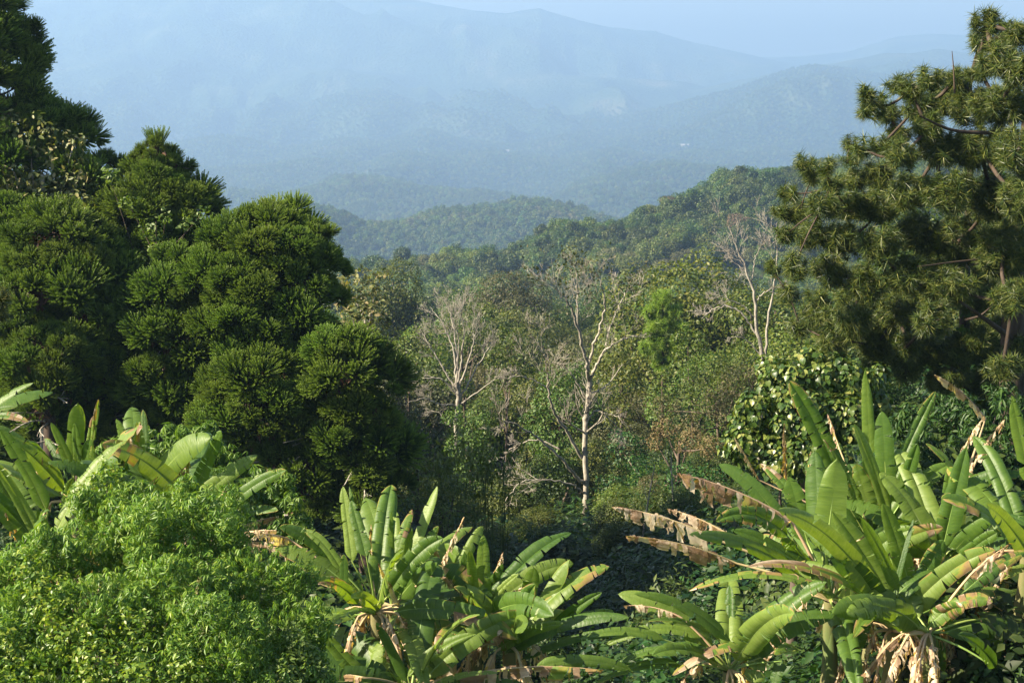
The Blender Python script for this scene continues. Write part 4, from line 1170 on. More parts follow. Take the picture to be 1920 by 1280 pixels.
# leafy trees and vine mounds of the middle distance that stand out by themselves
CEN = [
    ('vine_covered_tree', 'vine-covered round tree under the fan-shaped bare tree', [(885, 800, 38, 66), (870, 840, 36, 65), (905, 850, 30, 65), (885, 890, 34, 64), (850, 780, 24, 66), (900, 920, 24, 63)], 'creeper', .2, 885),
    ('vine_covered_tree', 'vine-covered leafy tree directly behind the central bare trunk', [(1050, 720, 42, 68), (1030, 760, 38, 67), (1070, 780, 36, 67), (1020, 830, 38, 66), (1060, 850, 40, 66), (1000, 790, 26, 67), (1110, 760, 30, 68), (1085, 700, 26, 69)], 'creeper', .22, 1040),
    ('broadleaf_tree', 'low leafy tree at the foot of the vine-covered tree behind the bare trunk', [(1010, 900, 34, 63), (1050, 910, 34, 63), (990, 930, 30, 62), (1120, 930, 36, 66), (1150, 900, 34, 68)], 'under', .24, 1030),
    ('broadleaf_tree', 'rounded light green tree between the two left bare trees', [(960, 640, 34, 82), (930, 670, 30, 81), (985, 680, 30, 81), (950, 700, 36, 80), (925, 730, 26, 79)], 'broadlight', .26, 950),
    ('broadleaf_tree', 'fresh green bushy tree right of the central bare tree', [(1150, 680, 40, 80), (1180, 720, 40, 79), (1140, 740, 34, 78), (1200, 680, 26, 80), (1160, 780, 34, 77)], 'broadlight', .26, 1165),
    ('broadleaf_tree', 'lumpy green tree below the bright young pine', [(1290, 650, 40, 76), (1330, 690, 44, 75), (1280, 710, 40, 74), (1350, 740, 38, 73), (1240, 730, 34, 74), (1310, 760, 36, 72)], 'broadlight', .24, 1300),
    ('olive_shrub', 'fine-leaved olive shrub left of the heart-leaved tree', [(1380, 720, 40, 62), (1340, 760, 36, 61), (1370, 780, 40, 60), (1300, 800, 36, 60), (1420, 700, 28, 62), (1250, 770, 32, 62)], 'olive', .16, 1360),
    ('brown_shrub', 'rusty brown dry shrub above the dark hollow', [(1250, 805, 26, 57), (1290, 830, 30, 56), (1230, 830, 20, 57), (1330, 840, 26, 55)], 'brown', .14, 1270),
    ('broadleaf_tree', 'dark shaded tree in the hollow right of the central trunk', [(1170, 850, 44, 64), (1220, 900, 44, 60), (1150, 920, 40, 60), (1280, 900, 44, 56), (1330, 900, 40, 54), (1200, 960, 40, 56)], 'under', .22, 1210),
    ('bushy_tree', 'mottled green bushy tree right of the dense araucaria', [(770, 800, 34, 48), (800, 830, 34, 47), (760, 850, 34, 46), (790, 880, 34, 46), (830, 870, 26, 46), (740, 800, 22, 48)], 'olive', .15, 780),
    ('bushy_tree', 'yellow-green thicket in front of the dense araucaria, above the middle bananas', [(850, 930, 36, 40), (800, 930, 34, 40), (880, 960, 30, 39), (830, 970, 30, 38), (770, 950, 30, 39)], 'grass', .12, 830),
    ('broadleaf_tree', 'leafy tree behind the fan-shaped bare tree', [(900, 600, 36, 92), (930, 620, 30, 92), (880, 640, 36, 90), (790, 680, 30, 84), (820, 700, 34, 82), (860, 720, 34, 80)], 'broad', .28, 880),
    ('broadleaf_tree', 'dark rounded tree between the grey-leaved tree and the fan-shaped bare tree', [(760, 650, 30, 88), (745, 700, 28, 80), (770, 720, 30, 76), (790, 640, 26, 90)], 'broad', .28, 765),
]
for k, (nm, lab, bl, mt, lf, bx) in enumerate(CEN):
    blob_tree(nm, lab, 'tree' if 'tree' in nm else 'shrub', bl, OVAL if mt == 'creeper' else KITE, lf * .66, 2.2, M[mt], 600 + k, bx, shell=.45, r0=.13, hang=.4 if mt == 'creeper' else 0)

# tall grass / bamboo stems right of the araucarias
gb = np.random.default_rng(71)
root_pt = pix(870, 960, 42)
root = link('bamboo_clump', None, loc=(root_pt[0], 42, ground_at(root_pt[0], 42))); tag(root, 'clump of thin yellowish bamboo canes under the vine-covered tree', 'bamboo')
t, g = Geo(), Geo()
for k in range(46):
    a = gb.uniform(800, 950); d = 42 + gb.uniform(-2, 2)
    b0 = pix(a, 960, d); b0[2] = ground_at(b0[0], d)
    lean = gb.normal() * 22
    e = pix(a + lean * 1.6, gb.uniform(800, 900), d); m = pix(a + lean * .4, 900, d)
    q = smooth_path([b0, m, e], 10); tube(t, q, np.linspace(.014, .006, 10), 4)
    mm = 26; j = gb.integers(4, 10, mm)
    scatter(g, *LANCE, q[j] + gb.normal(size=(mm, 3)) * .09, rand_dir(gb, mm), gb.uniform(.14, .3, mm), gb, tangent=np.array([[0, 0, -1.]]) + gb.normal(size=(mm, 3)) * .6)
part(t, 'canes', M['grass'], root); part(g, 'leaves', M['grass'], root)

# right side, behind the bananas: finely divided shrub
bl = [(1780, 780, 50, 26), (1850, 800, 50, 25.5), (1910, 790, 50, 25.5), (1820, 850, 50, 25), (1890, 860, 50, 25), (1740, 850, 40, 25), (1700, 800, 36, 26), (1880, 740, 36, 26.5)]
blob_tree('shrub', 'shaded shrub with narrow leaves behind the right bananas at the edge', 'shrub', bl, WH, .17, 2.6, M['under'], 320, 1820, shell=.6, up=.6, r0=.06, depth=25.5)


# ------------------------------------------------------------------ bananas
def banana_leaf(rng, root, crown, b, tip, width, dry=0.0, arc=.06, face=.5, torn=.3, sway=0.0, name='leaf', label=None):
    """b, tip: 3D ends of the blade; crown: where the stalk leaves the stem; face 0 = looks up, 1 = looks at the viewer"""
    b = b + (crown - b) * (.3 if dry < .6 else .1)
    d = tip - b; L = np.linalg.norm(d)
    upv = np.array([0, 0, 1.])
    mid = (b + tip) / 2 + upv * arc * L + np.array([0, -1, 0]) * sway * L
    n = 44
    u = np.linspace(0, 1, n)[:, None]
    P = (1 - u) ** 2 * b + 2 * u * (1 - u) * (2 * mid - (b + tip) / 2) + u ** 2 * tip
    T = unit(np.gradient(P, axis=0))
    want = unit(upv * (1 - face) + np.array([-.25, -1, .15]) * face)
    Nn = unit(want - (T * want).sum(1, keepdims=True) * T)
    twist = rng.normal() * .16 + np.linspace(0, rng.normal() * .25, n)
    S = np.cross(T, Nn)
    S2 = np.cos(twist)[:, None] * S + np.sin(twist)[:, None] * Nn; Nn = np.cos(twist)[:, None] * Nn - np.sin(twist)[:, None] * S; S = S2
    w = width / 2
    bl_ = rng.uniform(4.5, 9)
    prof = lambda q: w * np.clip(q / .13, 0.02, 1) ** .55 * np.clip(1 - q ** bl_, 0, 1) ** .7 * (1 - .22 * q) * (1 + .05 * np.sin(q * 9 + bl_))
    g = Geo()
    tex = rng.uniform(0, 40); fold0 = rng.uniform(.05, .3) if rng.uniform() < .6 else rng.uniform(.4, .8)
    for side in (-1, 1):
        drp = rng.uniform(.2, .6)
        ncut = int(rng.poisson(torn * 30)); 
        if dry > .6: ncut = int(13 + rng.integers(12))
        cuts = np.sort(np.concatenate([[0, 1], rng.uniform(.05, .97, ncut)]))
        for a, c in zip(cuts[:-1], cuts[1:]):
            if c - a < .012: continue
            if dry > .6 and rng.uniform() < .2: continue
            m = max(3, int((c - a) * 42) + 2)
            us = np.linspace(a, c, m)
            ui = us * (n - 1); i0 = np.minimum(ui.astype(int), n - 2); f = (ui - i0)[:, None]
            lerp = lambda X: X[i0] * (1 - f) + X[i0 + 1] * f
            p, s, nn, tt = lerp(P), lerp(S) * side, lerp(Nn), lerp(T)
            cut_w = ncut > 0 and (c - a) < .95
            kcol = 7
            v = np.linspace(0, 1, kcol)
            wl = prof(us)
            if dry > .6: wl = wl * rng.uniform(.55, 1.1)
            fold = fold0 + rng.normal() * .04                                     # V of the blade
            droop = (rng.uniform(.1, .5) if not cut_w else drp + rng.uniform(-.2, .3)) if dry < .6 else 0
            um = (a + c) / 2
            pinch = (rng.uniform(.04, .22) if cut_w else 0) if dry < .6 else rng.uniform(.05, .4)
            shear = rng.normal() * (.03 if cut_w else 0) if dry < .6 else rng.normal() * .25
            hangk = 0 if dry < .6 else rng.uniform(.7, 1.0)
            cur = rng.normal() * .22 if dry > .6 else 0
            pos = np.zeros((m, kcol, 3))
            x = np.zeros((m, 3)); y = p.copy()
            pos[:, 0] = p
            cc = lerp(P).mean(0)
            for q in range(1, kcol):
                tq = v[q]
                ang = fold - (fold + droop) * tq ** 1.3
                dr = s * math.cos(ang) + nn * math.sin(ang) * 1.0
                dr = dr + np.array([0, 0, -1.]) * max(0, droop - .35) * tq * .8
                if hangk:
                    kk = min(1, hangk * (tq * 2.2) ** .8)
                    dr = s * (1 - kk) + np.array([0, 0, -1.]) * kk + nn * cur * math.sin(tq * 5)
                dr = unit(dr)
                pos[:, q] = pos[:, q - 1] + dr * (wl / (kcol - 1))[:, None]
            # pull torn strips together towards their ends and shear them
            for q in range(1, kcol):
                tq = v[q]
                cq = pos[:, q].mean(0)
                along = ((pos[:, q] - cq) * tt).sum(1, keepdims=True)
                pos[:, q] -= tt * along * pinch * tq
                pos[:, q] += tt * shear * tq * wl[:, None]
            pos[:, 1:] += nn[:, None] * (np.sin(us * 38 + side * 2 + tex)[:, None] * v[1:][None] * w * .02)[:, :, None]
            if dry > .6: pos[:, 1:] += rng.normal(size=(1, kcol - 1, 3)) * w * .03 + rng.normal(size=(m, kcol - 1, 3)) * w * .015
            uv = np.stack([np.broadcast_to(us[:, None] + tex, (m, kcol)), np.broadcast_to(v[None], (m, kcol))], -1)
            dq = np.full((m, kcol), float(dry)) + rng.normal() * (.16 if dry > .12 else .03)
            if dry < .6 and dry > .05: dq = dq + .45 * (us[:, None] - .5) * 1.2 + .15 * v[None]
            i = np.arange(m - 1)[:, None] * kcol; j = np.arange(kcol - 1)[None]
            fa = np.stack([i + j, i + j + 1, i + kcol + j + 1, i + kcol + j], -1).reshape(-1, 4)
            g.add(pos, fa, uv, dq)
    leaf = part(g, name, M['banana'], root, True)
    if label: leaf['label'] = label
    # stalk and midrib
    r = Geo()
    st = smooth_path([crown, (crown + b) / 2 + upv * .05 * np.linalg.norm(b - crown), b], 8)
    full = np.vstack([st[:-1], P[::4] - Nn[::4] * .008])
    tube(r, full, np.linspace(.026, .004, len(full)) * (width / .5) ** .5, 6)
    part(r, 'midrib', M['ribdry' if dry > .6 else 'rib'], leaf, True, origin=np.array(root.location))
    return leaf


def banana(label, crown_px, depth, leaves, conv, sc, seed, lean=0.0, extra=7, dead=7):
    """leaves: (bx, by, tx, ty, width, dry, face, torn, dd_base, dd_tip, arc) in zoom pixels"""
    rng = np.random.default_rng(seed)
    c = pix(*conv(*crown_px), depth)
    gx = c[0] + lean; gz = ground_at(gx, depth)
    root = link('banana_plant', None, loc=(gx, depth, gz)); tag(root, label, 'banana plant', 'banana plants in the foreground')
    t = Geo()
    st = smooth_path([[gx, depth, gz - .3], [(gx + c[0]) / 2 + .05, depth, (gz + c[2]) / 2], c], 14)
    th = np.linspace(.17, .085, 14) + rng.normal(size=14) * .004
    tube(t, st, th, 12)
    for k in range(5):                                            # overlapping sheaths
        a = rng.uniform(0, 6.28); i0 = rng.integers(2, 9)
        off = np.array([math.cos(a), math.sin(a), 0]) * .05
        tube(t, st[i0:i0 + 5] + off, np.linspace(.12, .03, len(st[i0:i0 + 5])), 8)
    part(t, 'stem', M['stem'], root, True)
    kpm = 1 / ppm(depth)
    for lf in leaves:
        bx, by, tx, ty, wd = lf[:5]
        dry, face, torn, d0, d1, arc = (list(lf[5:]) + [0, .5, .25, 0, 0, .06][len(lf) - 5:])
        jb, jt = rng.uniform(-.25, .25), rng.uniform(-.5, .3)
        b = pix(*conv(bx, by), depth + d0 + jb); tp = pix(*conv(tx, ty), depth + d1 + jt)
        w = wd / sc * kpm * (1.02 if dry < .6 else 2.0)
        lab = None
        if dry > .6: lab = 'dead brown shredded leaf'
        elif dry > .3: lab = 'yellowing leaf with dry edges'
        banana_leaf(rng, root, c, b, tp, w, dry, arc, face, torn, name='leaf', label=lab)
    # skirt of dead leaves hanging from the crown
    for k in range(dead):
        a = rng.uniform(0, 6.28); o = np.array([math.cos(a), math.sin(a), 0])
        b = c + o * .35 + [0, 0, .05]; tp = b + o * rng.uniform(.3, .8) + np.array([0, 0, -rng.uniform(.8, 1.7)])
        banana_leaf(rng, root, c, b, tp, rng.uniform(.35, .7), rng.uniform(.8, 1.0), .15, .5, .5, name='leaf', label='dead brown shredded leaf')
    # lower and rear leaves that fill the clump
    for k in range(extra):
        a = rng.uniform(0, 6.28); o = np.array([math.cos(a), math.sin(a), 0])
        el = rng.uniform(-.2, 1.6)
        dv = unit(o + np.array([0, 0, el]))
        L = rng.uniform(1.2, 1.9)
        b = c + dv * .35; tp = b + dv * L + np.array([0, 0, -.25 * L])
        banana_leaf(rng, root, c, b, tp, rng.uniform(.3, .44), rng.choice([0, 0, 0, .1, .2]), .12, rng.uniform(.2, .8), rng.uniform(.1, .6), name='leaf')
    return root


z5 = lambda X, Y: (1140 + X / 2.064, 660 + Y / 2.064)
z4 = lambda X, Y: (480 + X / 2.743, 860 + Y / 2.743)
z3 = lambda X, Y: (X / 2.133, 680 + Y / 2.133)
#           bx    by    tx   ty  w   dry face torn d0  d1  arc
banana('banana plant with long spreading leaves, largest in the right clump', (1100, 1075), 17.5, [
    (1030, 915, 655, 608, 95, 0, .75, .05, -.3, -.6, .10), (1085, 905, 868, 615, 115, .05, .8, .2, .1, .2, .05),
    (1135, 862, 975, 640, 55, 0, .7, .02, -.3, -.6, .04), (1122, 822, 1182, 645, 22, 0, .5, 0, -.2, -.2, 0),
    (1200, 842, 1062, 580, 85, 0, .85, .15, .2, .3, .04), (1125, 1010, 535, 828, 66, .38, .35, .35, -.2, -.3, .12),
    (1180, 1030, 945, 1110, 80, .12, .4, .15, -.4, -1.0, .26), (1080, 930, 1300, 845, 95, .05, .35, .2, .0, -.1, .14),
    (1250, 840, 1300, 725, 85, .15, .8, .3, .3, .5, .05), (790, 885, 310, 925, 58, .22, .35, .45, -.2, -.4, .14),
    (960, 950, 945, 1190, 90, .05, .8, .2, -.2, -.3, .1), (1180, 900, 1230, 1000, 80, 0, .9, .1, .3, .2, .0)], z5, 2.064, 701)
banana('banana plant with fanned stalks and a brown-edged leaf at lower right', (1240, 1090), 17.0, [
    (1240, 1050, 1490, 968, 75, .3, .4, .4, -.1, -.3, .2), (1270, 1030, 1380, 990, 95, .35, .8, .5, .0, -.1, .1),
    (1610, 1275, 1350, 1090, 78, .02, .6, .1, -.6, -.9, .08), (1350, 950, 1580, 925, 70, .05, .3, .2, .3, .4, .1),
    (1440, 855, 1620, 770, 72, .15, .5, .6, .2, 0, .06), (1420, 835, 1550, 745, 60, .8, .5, .5, .1, 0, .05),
    (1600, 1000, 1500, 1250, 80, 0, .5, .2, .4, .4, .1), (1260, 1060, 1300, 1240, 60, .1, .6, .3, .2, .1, .1)], z5, 2.064, 702)
banana('banana plant with one broad upright leaf facing the viewer', (860, 960), 18.3, [
    (836, 700, 888, 405, 138, 0, 1.0, .05, -.2, .1, 0), (800, 640, 800, 378, 115, 0, 1.0, .05, .6, .8, 0),
    (690, 822, 313, 705, 76, .03, .5, .12, -.4, -.8, .07), (778, 832, 472, 688, 62, .05, .5, .12, .0, -.2, .09),
    (690, 612, 268, 468, 120, .75, .4, 1, .2, 0, .05), (380, 700, 18, 598, 80, .9, .4, 1, .2, .1, .05), (460, 800, 68, 710, 70, .85, .4, 1, .2, .1, .05),
    (430, 680, 230, 605, 60, .85, .4, 1, .6, .5, .05), (620, 600, 415, 655, 85, .12, .5, .7, 0, -.2, .16), (600, 545, 422, 432, 72, .02, .6, .05, .4, .3, .12),
    (735, 640, 700, 480, 100, .05, 1, .2, .7, .8, 0), (770, 830, 670, 720, 60, .1, .8, .5, .1, .1, .05), (900, 760, 800, 560, 60, 0, .7, .2, .5, .5, .05),
    (800, 640, 590, 430, 60, .3, .5, .5, .8, .9, .1)], z5, 2.064, 703, dead=4)
banana('tall banana plant with bright upright leaves at the top of the right clump', (1030, 760), 19.6, [
    (1112, 575, 952, 275, 58, 0, .8, .02, 0, -.2, .03), (1015, 480, 998, 62, 62, 0, .95, .05, .5, .6, 0),
    (1100, 470, 1060, 225, 88, .05, 1, .1, .3, .2, 0), (1120, 430, 1268, 150, 64, .08, .8, .5, .5, .7, .04),
    (850, 420, 700, 110, 95, .12, .6, .8, .5, .6, .06), (1030, 640, 960, 430, 100, .08, .9, .5, .2, .4, .0), (950, 540, 830, 330, 60, .25, .6, .6, .3, .3, .1),
    (650, 460, 682, 275, 42, .7, .9, 1, .6, .6, 0), (535, 465, 490, 330, 24, .9, .9, 1, .6, .6, 0), (740, 490, 785, 385, 34, .9, .9, 1, .6, .6, 0),
    (1170, 520, 1200, 350, 60, 0, .9, .1, .4, .3, .04), (880, 330, 850, 240, 30, .8, .8, 1, .8, .8, 0), (1180, 700, 1130, 480, 90, .05, 1, .3, .5, .6, 0)], z5, 2.064, 704)
banana('banana plant with the wide glowing blade leaning right', (1290, 820), 18.8, [
    (1300, 728, 1392, 352, 100, 0, .9, .05, 0, 0, .02), (1420, 400, 1228, 352, 45, .12, .3, .1, .4, .5, .1), (1400, 408, 1650, 490, 62, .12, .5, .15, .3, .1, .14),
    (1380, 560, 1525, 470, 42, .15, .5, .2, .3, .3, .1), (1320, 760, 1630, 535, 55, .02, .5, .1, .2, .2, .1), (1330, 790, 1490, 640, 70, 0, .7, .2, 0, 0, .08),
    (1390, 800, 1525, 690, 60, .05, .7, .3, -.2, -.3, .06), (1480, 200, 1262, 88, 48, .85, .5, 1, 1.5, 1.5, .08), (1380, 340, 1455, 250, 46, .95, .5, 1, .8, .8, .05), (1440, 370, 1535, 260, 50, .9, .5, 1, .8, .8, .05),
    (1300, 560, 1330, 410, 40, 0, .5, .1, .5, .5, 0), (1400, 470, 1415, 420, 40, .9, .5, 1, .3, .3, .05), (1250, 700, 1200, 560, 90, .05, .9, .4, .6, .8, .0)], z5, 2.064, 705)
banana('banana plant cut by the right edge of the photo', (1620, 780), 18.0, [
    (1640, 400, 1560, 165, 66, .05, .8, .1, 0, 0, .02), (1630, 790, 1465, 588, 80, 0, .7, .05, -.3, -.5, .05), (1650, 630, 1408, 608, 46, .02, .3, .1, 0, .1, .08),
    (1650, 850, 1520, 880, 50, .1, .4, .3, 0, 0, .1), (1640, 560, 1530, 560, 40, 0, .3, .1, .3, .3, .1)], z5, 2.064, 706)
banana('low banana plant in shade at the bottom between the clumps', (470, 1230), 17.2, [
    (480, 1078, 98, 935, 62, 0, .45, .1, 0, -.1, .12), (420, 1062, 150, 1042, 46, .1, .4, .3, .1, 0, .1), (330, 1050, -20, 1140, 50, .05, .4, .2, 0, -.1, .14),
    (330, 1100, -30, 1245, 52, .03, .4, .3, -.2, -.3, .1), (300, 1110, 90, 1190, 50, .02, .5, .2, 0, 0, .1), (660, 1112, 248, 1250, 66, .4, .35, .4, -.3, -.5, .16),
    (850, 1115, 645, 1172, 52, .1, .4, .3, -.2, -.3, .14), (600, 1300, 595, 1130, 88, 0, .9, .1, 0, 0, 0), (760, 1180, 640, 1290, 60, 0, .6, .1, -.3, -.4, .1),
    (260, 1000, 60, 980, 44, .85, .4, 1, .3, .3, .08), (110, 1060, -110, 1110, 50, 0, .5, .2, 0, 0, .1), (480, 1020, 470, 900, 60, 0, .9, .2, .6, .6, .0), (200, 1200, -60, 1290, 50, .1, .5, .2, -.3, -.3, .1)], z5, 2.064, 707)
# middle clump
banana('banana plant with short upright blades at the left of the middle clump', (620, 790), 17.2, [
    (440, 412, 445, 138, 78, .03, .95, .05, 0, 0, 0), (500, 360, 480, 135, 30, .0, .9, .05, .1, .1, 0), (545, 375, 488, 212, 82, .05, .9, .1, -.2, -.2, .0),
    (375, 495, 120, 348, 92, .06, .7, .1, .1, 0, .12), (370, 490, 245, 365, 60, .08, .6, .05, .2, .1, .14), (380, 655, 452, 490, 56, .06, .9, .05, 0, 0, .06),
    (480, 725, 303, 638, 82, .28, .6, .3, -.2, -.4, .15), (620, 775, 490, 715, 95, .05, .7, .2, 0, -.2, .1), (580, 450, 592, 335, 40, .9, .9, 1, .3, .3, 0),
    (750, 745, 630, 535, 46, .95, .8, 1, -.3, -.3, 0), (300, 625, 145, 475, 30, .9, .6, 1, .1, .1, .0), (125, 372, -10, 385, 60, .95, .5, 1, .3, .3, .06), (130, 450, -20, 440, 56, .9, .5, 1, .3, .3, .06), (430, 640, 470, 570, 50, .1, .9, .3, .2, .2, .0)], z4, 2.743, 711)
banana('banana plant with narrow dark-centred blades in the middle clump', (700, 760), 18.0, [
    (640, 512, 625, 243, 74, 0, 1, .03, 0, 0, 0), (680, 490, 650, 248, 46, .02, .9, .02, .2, .2, 0), (692, 492, 696, 268, 40, .02, .9, .02, -.1, -.1, 0),
    (845, 392, 932, 138, 72, 0, .9, .03, .3, .4, .02), (740, 665, 802, 350, 66, 0, .85, .05, -.1, 0, .0), (712, 440, 805, 258, 76, .2, .8, .4, .4, .4, .05),
    (750, 705, 938, 530, 115, .03, .8, .1, -.2, -.4, .06), (870, 440, 940, 345, 60, .1, .9, .4, .3, .3, .05), (960, 565, 1072, 298, 46, .95, .9, 1, .1, .1, 0),
    (850, 880, 750, 755, 70, .85, .8, 1, -.3, -.3, 0), (1000, 620, 930, 470, 60, .3, .8, .6, .3, .3, .0), (700, 560, 660, 420, 80, .05, 1, .2, .5, .5, 0), (800, 620, 830, 470, 80, .0, 1, .2, .4, .5, 0)], z4, 2.743, 712)
banana('banana plant with two tall glossy blades in the middle clump', (1120, 860), 17.8, [
    (1075, 665, 1070, 475, 76, 0, 1, .03, .2, .2, 0), (1145, 825, 1098, 468, 66, .03, .9, .03, -.1, -.1, .02), (1192, 755, 1168, 385, 92, .05, 1, .06, .2, .3, 0),
    (1000, 492, 1168, 345, 74, .05, .7, .3, .3, .4, .08), (1205, 772, 1385, 660, 66, .85, .6, 1, 0, 0, .06), (1235, 570, 1272, 480, 50, .95, .7, 1, .3, .3, .02), (1200, 930, 1380, 865, 90, .8, .7, 1, -.3, -.5, .03),
    (1030, 985, 1185, 830, 120, .03, .9, .1, -.3, -.4, .1), (1000, 900, 1045, 760, 60, .9, .8, 1, -.3, -.3, 0), (1240, 680, 1352, 590, 54, .05, .6, .3, .2, .2, .06), (1050, 780, 1120, 690, 70, .05, .8, .2, -.3, -.4, .1), (1220, 610, 1272, 538, 60, .02, .8, .1, .4, .4, 0),
    (1050, 640, 950, 600, 60, .8, .6, 1, 0, 0, .05)], z4, 2.743, 713)
banana('banana plant with pale upright leaves at the right end of the middle clump', (1300, 960), 17.6, [
    (1500, 755, 1618, 512, 92, .1, .95, .05, .2, .2, .02), (1272, 858, 1442, 638, 115, .1, .9, .15, 0, -.1, .02), (1420, 680, 1432, 558, 100, .0, 1, .1, .4, .4, 0),
    (1500, 772, 1645, 698, 44, .08, .4, .1, 0, 0, .06), (1610, 865, 1782, 685, 76, 0, .7, .15, .3, .3, .06), (1630, 868, 1842, 780, 60, .0, .5, .2, .1, .1, .08),
    (1220, 985, 1592, 850, 84, .03, .5, .15, -.2, -.4, .08), (1270, 1020, 1925, 815, 86, .04, .5, .2, -.4, -.5, .10), (1390, 1060, 1925, 900, 60, .05, .5, .3, .1, .2, .08), (1350, 860, 1300, 790, 60, .05, .8, .2, .1, .1, .1)], z4, 2.743, 714)
banana('low banana plant at the bottom edge with a glossy narrow blade', (800, 1190), 16.4, [
    (762, 1140, 618, 838, 66, .0, .85, .03, -.1, -.2, .03), (442, 1095, 318, 858, 115, .0, .8, .1, .2, .2, -.03), (520, 1120, 625, 945, 95, 0, .6, .1, .2, .2, .1),
    (770, 1085, 1135, 898, 76, .05, .5, .15, 0, 0, .1), (1050, 1115, 1785, 1085, 95, .68, .5, 1, -.2, -.2, .05), (955, 1165, 1252, 1100, 50, .05, .4, .2, -.3, -.4, .08), (530, 1115, 355, 1130, 60, .7, .5, 1, -.2, -.2, .06),
    (1700, 1030, 1940, 1090, 80, .05, .7, .2, 0, 0, .1), (640, 1060, 560, 960, 90, .0, .9, .2, .3, .3, .0), (720, 1150, 640, 1100, 60, 0, .5, .1, -.3, -.4, .1)], z4, 2.743, 715)
# left clump
banana('banana plant with stout upright leaves in the left clump', (300, 560), 19.0, [
    (290, 335, 312, 158, 82, 0, 1, .05, 0, 0, 0), (277, 362, 202, 238, 48, 0, .9, .03, 0, 0, .05), (330, 445, 362, 300, 84, .03, .95, .1, -.1, -.1, .02), (400, 210, 395, 145, 28, .3, .9, .1, .2, .2, 0),
    (380, 300, 372, 212, 42, .3, .9, .2, .2, .2, .05), (172, 372, 98, 308, 44, .1, .6, .1, .3, .3, .1), (235, 372, 178, 302, 46, .1, .7, .2, .2, .2, .1), (320, 420, 300, 240, 60, .05, .95, .3, .2, .2, 0), (190, 492, 232, 340, 60, .75, .8, 1, .2, .2, 0),
    (440, 425, 452, 330, 40, .7, .9, 1, .2, .2, 0), (130, 440, 170, 380, 40, .85, .8, 1, .3, .3, 0), (250, 585, 292, 460, 56, .0, .9, .1, -.2, -.2, 0), (400, 430, 370, 330, 50, .1, .9, .2, .2, .2, 0)], z3, 2.133, 721)
banana('banana plant with folded yellowing leaves in the middle of the left clump', (560, 580), 18.8, [
    (605, 515, 512, 362, 50, 0, .8, .02, -.2, -.3, .04), (592, 432, 548, 235, 46, .08, .9, .1, .1, .1, .03), (595, 280, 572, 185, 36, .1, .9, .1, .2, .2, .05), (520, 310, 560, 235, 46, .35, .8, .4, .2, .2, .1), (490, 400, 520, 290, 40, .4, .8, .5, .1, .1, .05),
    (500, 275, 465, 222, 50, 0, .8, .1, .8, .8, .0), (600, 475, 655, 388, 56, .85, .8, 1, 0, 0, .02), (640, 515, 745, 420, 60, .9, .7, 1, 0, 0, .04), (450, 460, 430, 360, 46, .45, .9, .4, 0, 0, .0), (500, 480, 600, 430, 40, .3, .6, .3, 0, 0, .1)], z3, 2.133, 722)
banana('banana plant with leaves leaning right over the shrub', (790, 600), 18.5, [
    (772, 485, 885, 268, 74, .05, .9, .35, 0, .1, .02), (800, 525, 1030, 368, 76, .06, .8, .4, 0, .1, .04), (920, 602, 1145, 428, 64, .08, .7, .3, 0, 0, .06), (960, 632, 1115, 588, 50, .1, .6, .3, -.1, -.1, .06),
    (890, 545, 935, 400, 50, .9, .8, 1, .1, .1, 0), (1000, 655, 1115, 612, 44, .95, .6, 1, 0, 0, .03), (980, 690, 1115, 672, 44, .95, .6, 1, 0, 0, .03), (1020, 735, 1135, 720, 40, .9, .6, 1, 0, 0, .03), (700, 520, 760, 390, 50, .6, .8, .9, .1, .1, .02)], z3, 2.133, 723, extra=3)
banana('banana plant with huge glowing leaves at the left edge', (180, 760), 16.8, [
    (195, 525, 0, 265, 80, 0, .75, .03, 0, 0, .05), (165, 712, -30, 385, 62, 0, .8, .03, -.1, -.1, .05), (150, 715, -90, 470, 110, .0, .8, .02, -.2, -.3, .02), (70, 645, 10, 440, 70, 0, .9, .1, .3, .4, .0), (200, 660, 150, 590, 50, 0, .9, .1, 0, 0, 0),
    (60, 560, -80, 380, 80, .02, .8, .05, .3, .3, .05), (120, 700, 60, 560, 70, .0, .9, .1, .2, .2, 0), (60, 680, 20, 600, 60, .8, .8, 1, .2, .2, 0)], z3, 2.133, 724, extra=3)
banana('banana plant mostly outside the left edge, two leaf tips showing', (-200, 330), 21.0, [
    (-60, 200, 135, 78, 50, 0, .6, .1, 0, 0, .06), (-60, 200, 115, 238, 44, .2, .4, .7, 0, 0, .12), (-40, 190, 70, 175, 40, .1, .5, .2, .2, .2, .1)], z3, 2.133, 725, extra=2)

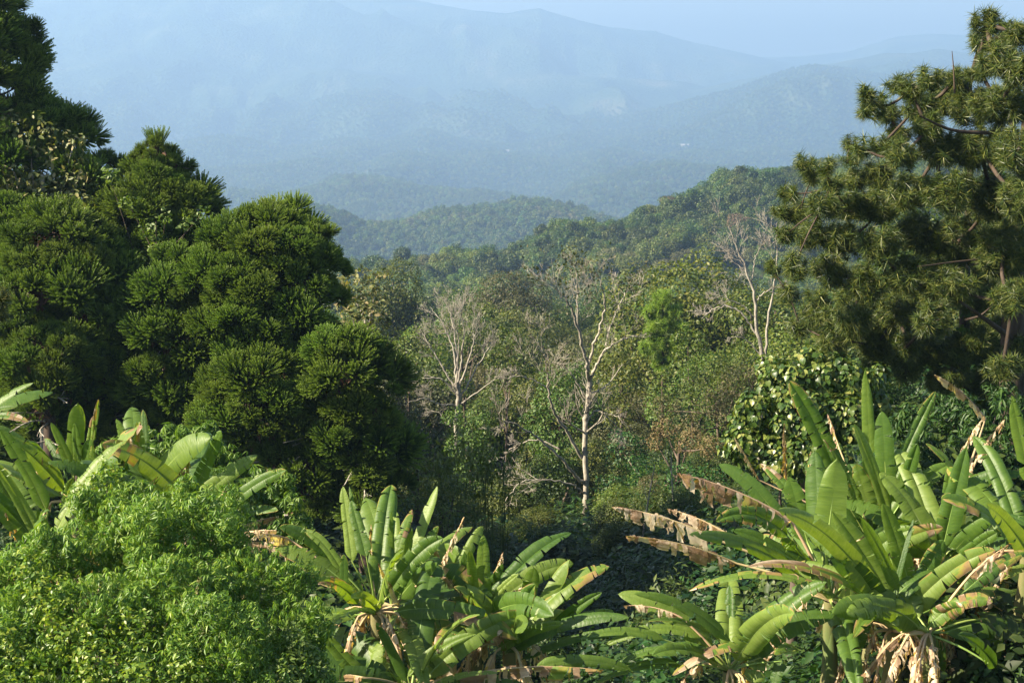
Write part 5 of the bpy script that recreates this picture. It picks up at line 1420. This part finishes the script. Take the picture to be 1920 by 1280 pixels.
# ------------------------------------------------------------------ tiny pale buildings far down in the valley
def house(x, y, w, d, h, label):
    z = ground_at(x, y) - 1
    root = link('farm_building', None, loc=(x, y, z)); tag(root, label, 'building')
    g = Geo()
    X, Yy = w / 2, d / 2
    v = [[-X, -Yy, 0], [X, -Yy, 0], [X, Yy, 0], [-X, Yy, 0], [-X, -Yy, h], [X, -Yy, h], [X, Yy, h], [-X, Yy, h]]
    g.add(v, [[0, 1, 5, 4], [1, 2, 6, 5], [2, 3, 7, 6], [3, 0, 4, 7]])
    link('wall', g.mesh('wall', M['wall']), root)
    r = Geo(); e = 1.2
    v = [[-X - e, -Yy - e, h], [X + e, -Yy - e, h], [X + e, Yy + e, h], [-X - e, Yy + e, h], [-X - e, 0, h + d * .22], [X + e, 0, h + d * .22]]
    r.add(v, [[0, 1, 5, 4], [2, 3, 4, 5]]); r.add(np.array(v)[[0, 3, 4, 1, 2, 5]], [[0, 1, 2], [4, 3, 5]])
    link('roof', r.mesh('roof', M['roof']), root)


for px_, py_, yy, w_, lab in ((1286, 274, 3050, 36, 'long pale building far away in the hazy valley, right of centre'), (955, 283, 2950, 22, 'small pale building far away in the hazy valley, near the centre')):
    az_, el_ = azel(px_, py_)
    # walk out along the ray to the ground
    for yy in np.linspace(3000, 6200, 500):
        if el_ * yy <= ground_at(az_ * yy, yy) + 3:
            break
    house(az_ * yy, yy, w_ * .8, 12, 4, lab)

# ------------------------------------------------------------------ haze: one closed box of even air
g = Geo()
x0, x1, y0, y1, z0, z1 = -11000, 11000, -400, 8300, -720, 370
v = np.array([[x, y, z] for z in (z0, z1) for y in (y0, y1) for x in (x0, x1)], float)
g.add(v, [[0, 2, 3, 1], [4, 5, 7, 6], [0, 1, 5, 4], [2, 6, 7, 3], [0, 4, 6, 2], [1, 3, 7, 5]])
m, nt, N, L = new_mat('haze')
pv = N.new('ShaderNodeVolumePrincipled')
pv.inputs['Color'].default_value = (*HAZE_COLOR, 1); pv.inputs['Density'].default_value = HAZE_DENSITY; pv.inputs['Anisotropy'].default_value = 0.2
out = N.new('ShaderNodeOutputMaterial'); L.new(pv.outputs[0], out.inputs['Volume'])
hz = link('haze', g.mesh('haze', m)); tag(hz, 'pale blue haze filling the valley air', 'haze', kind='stuff')
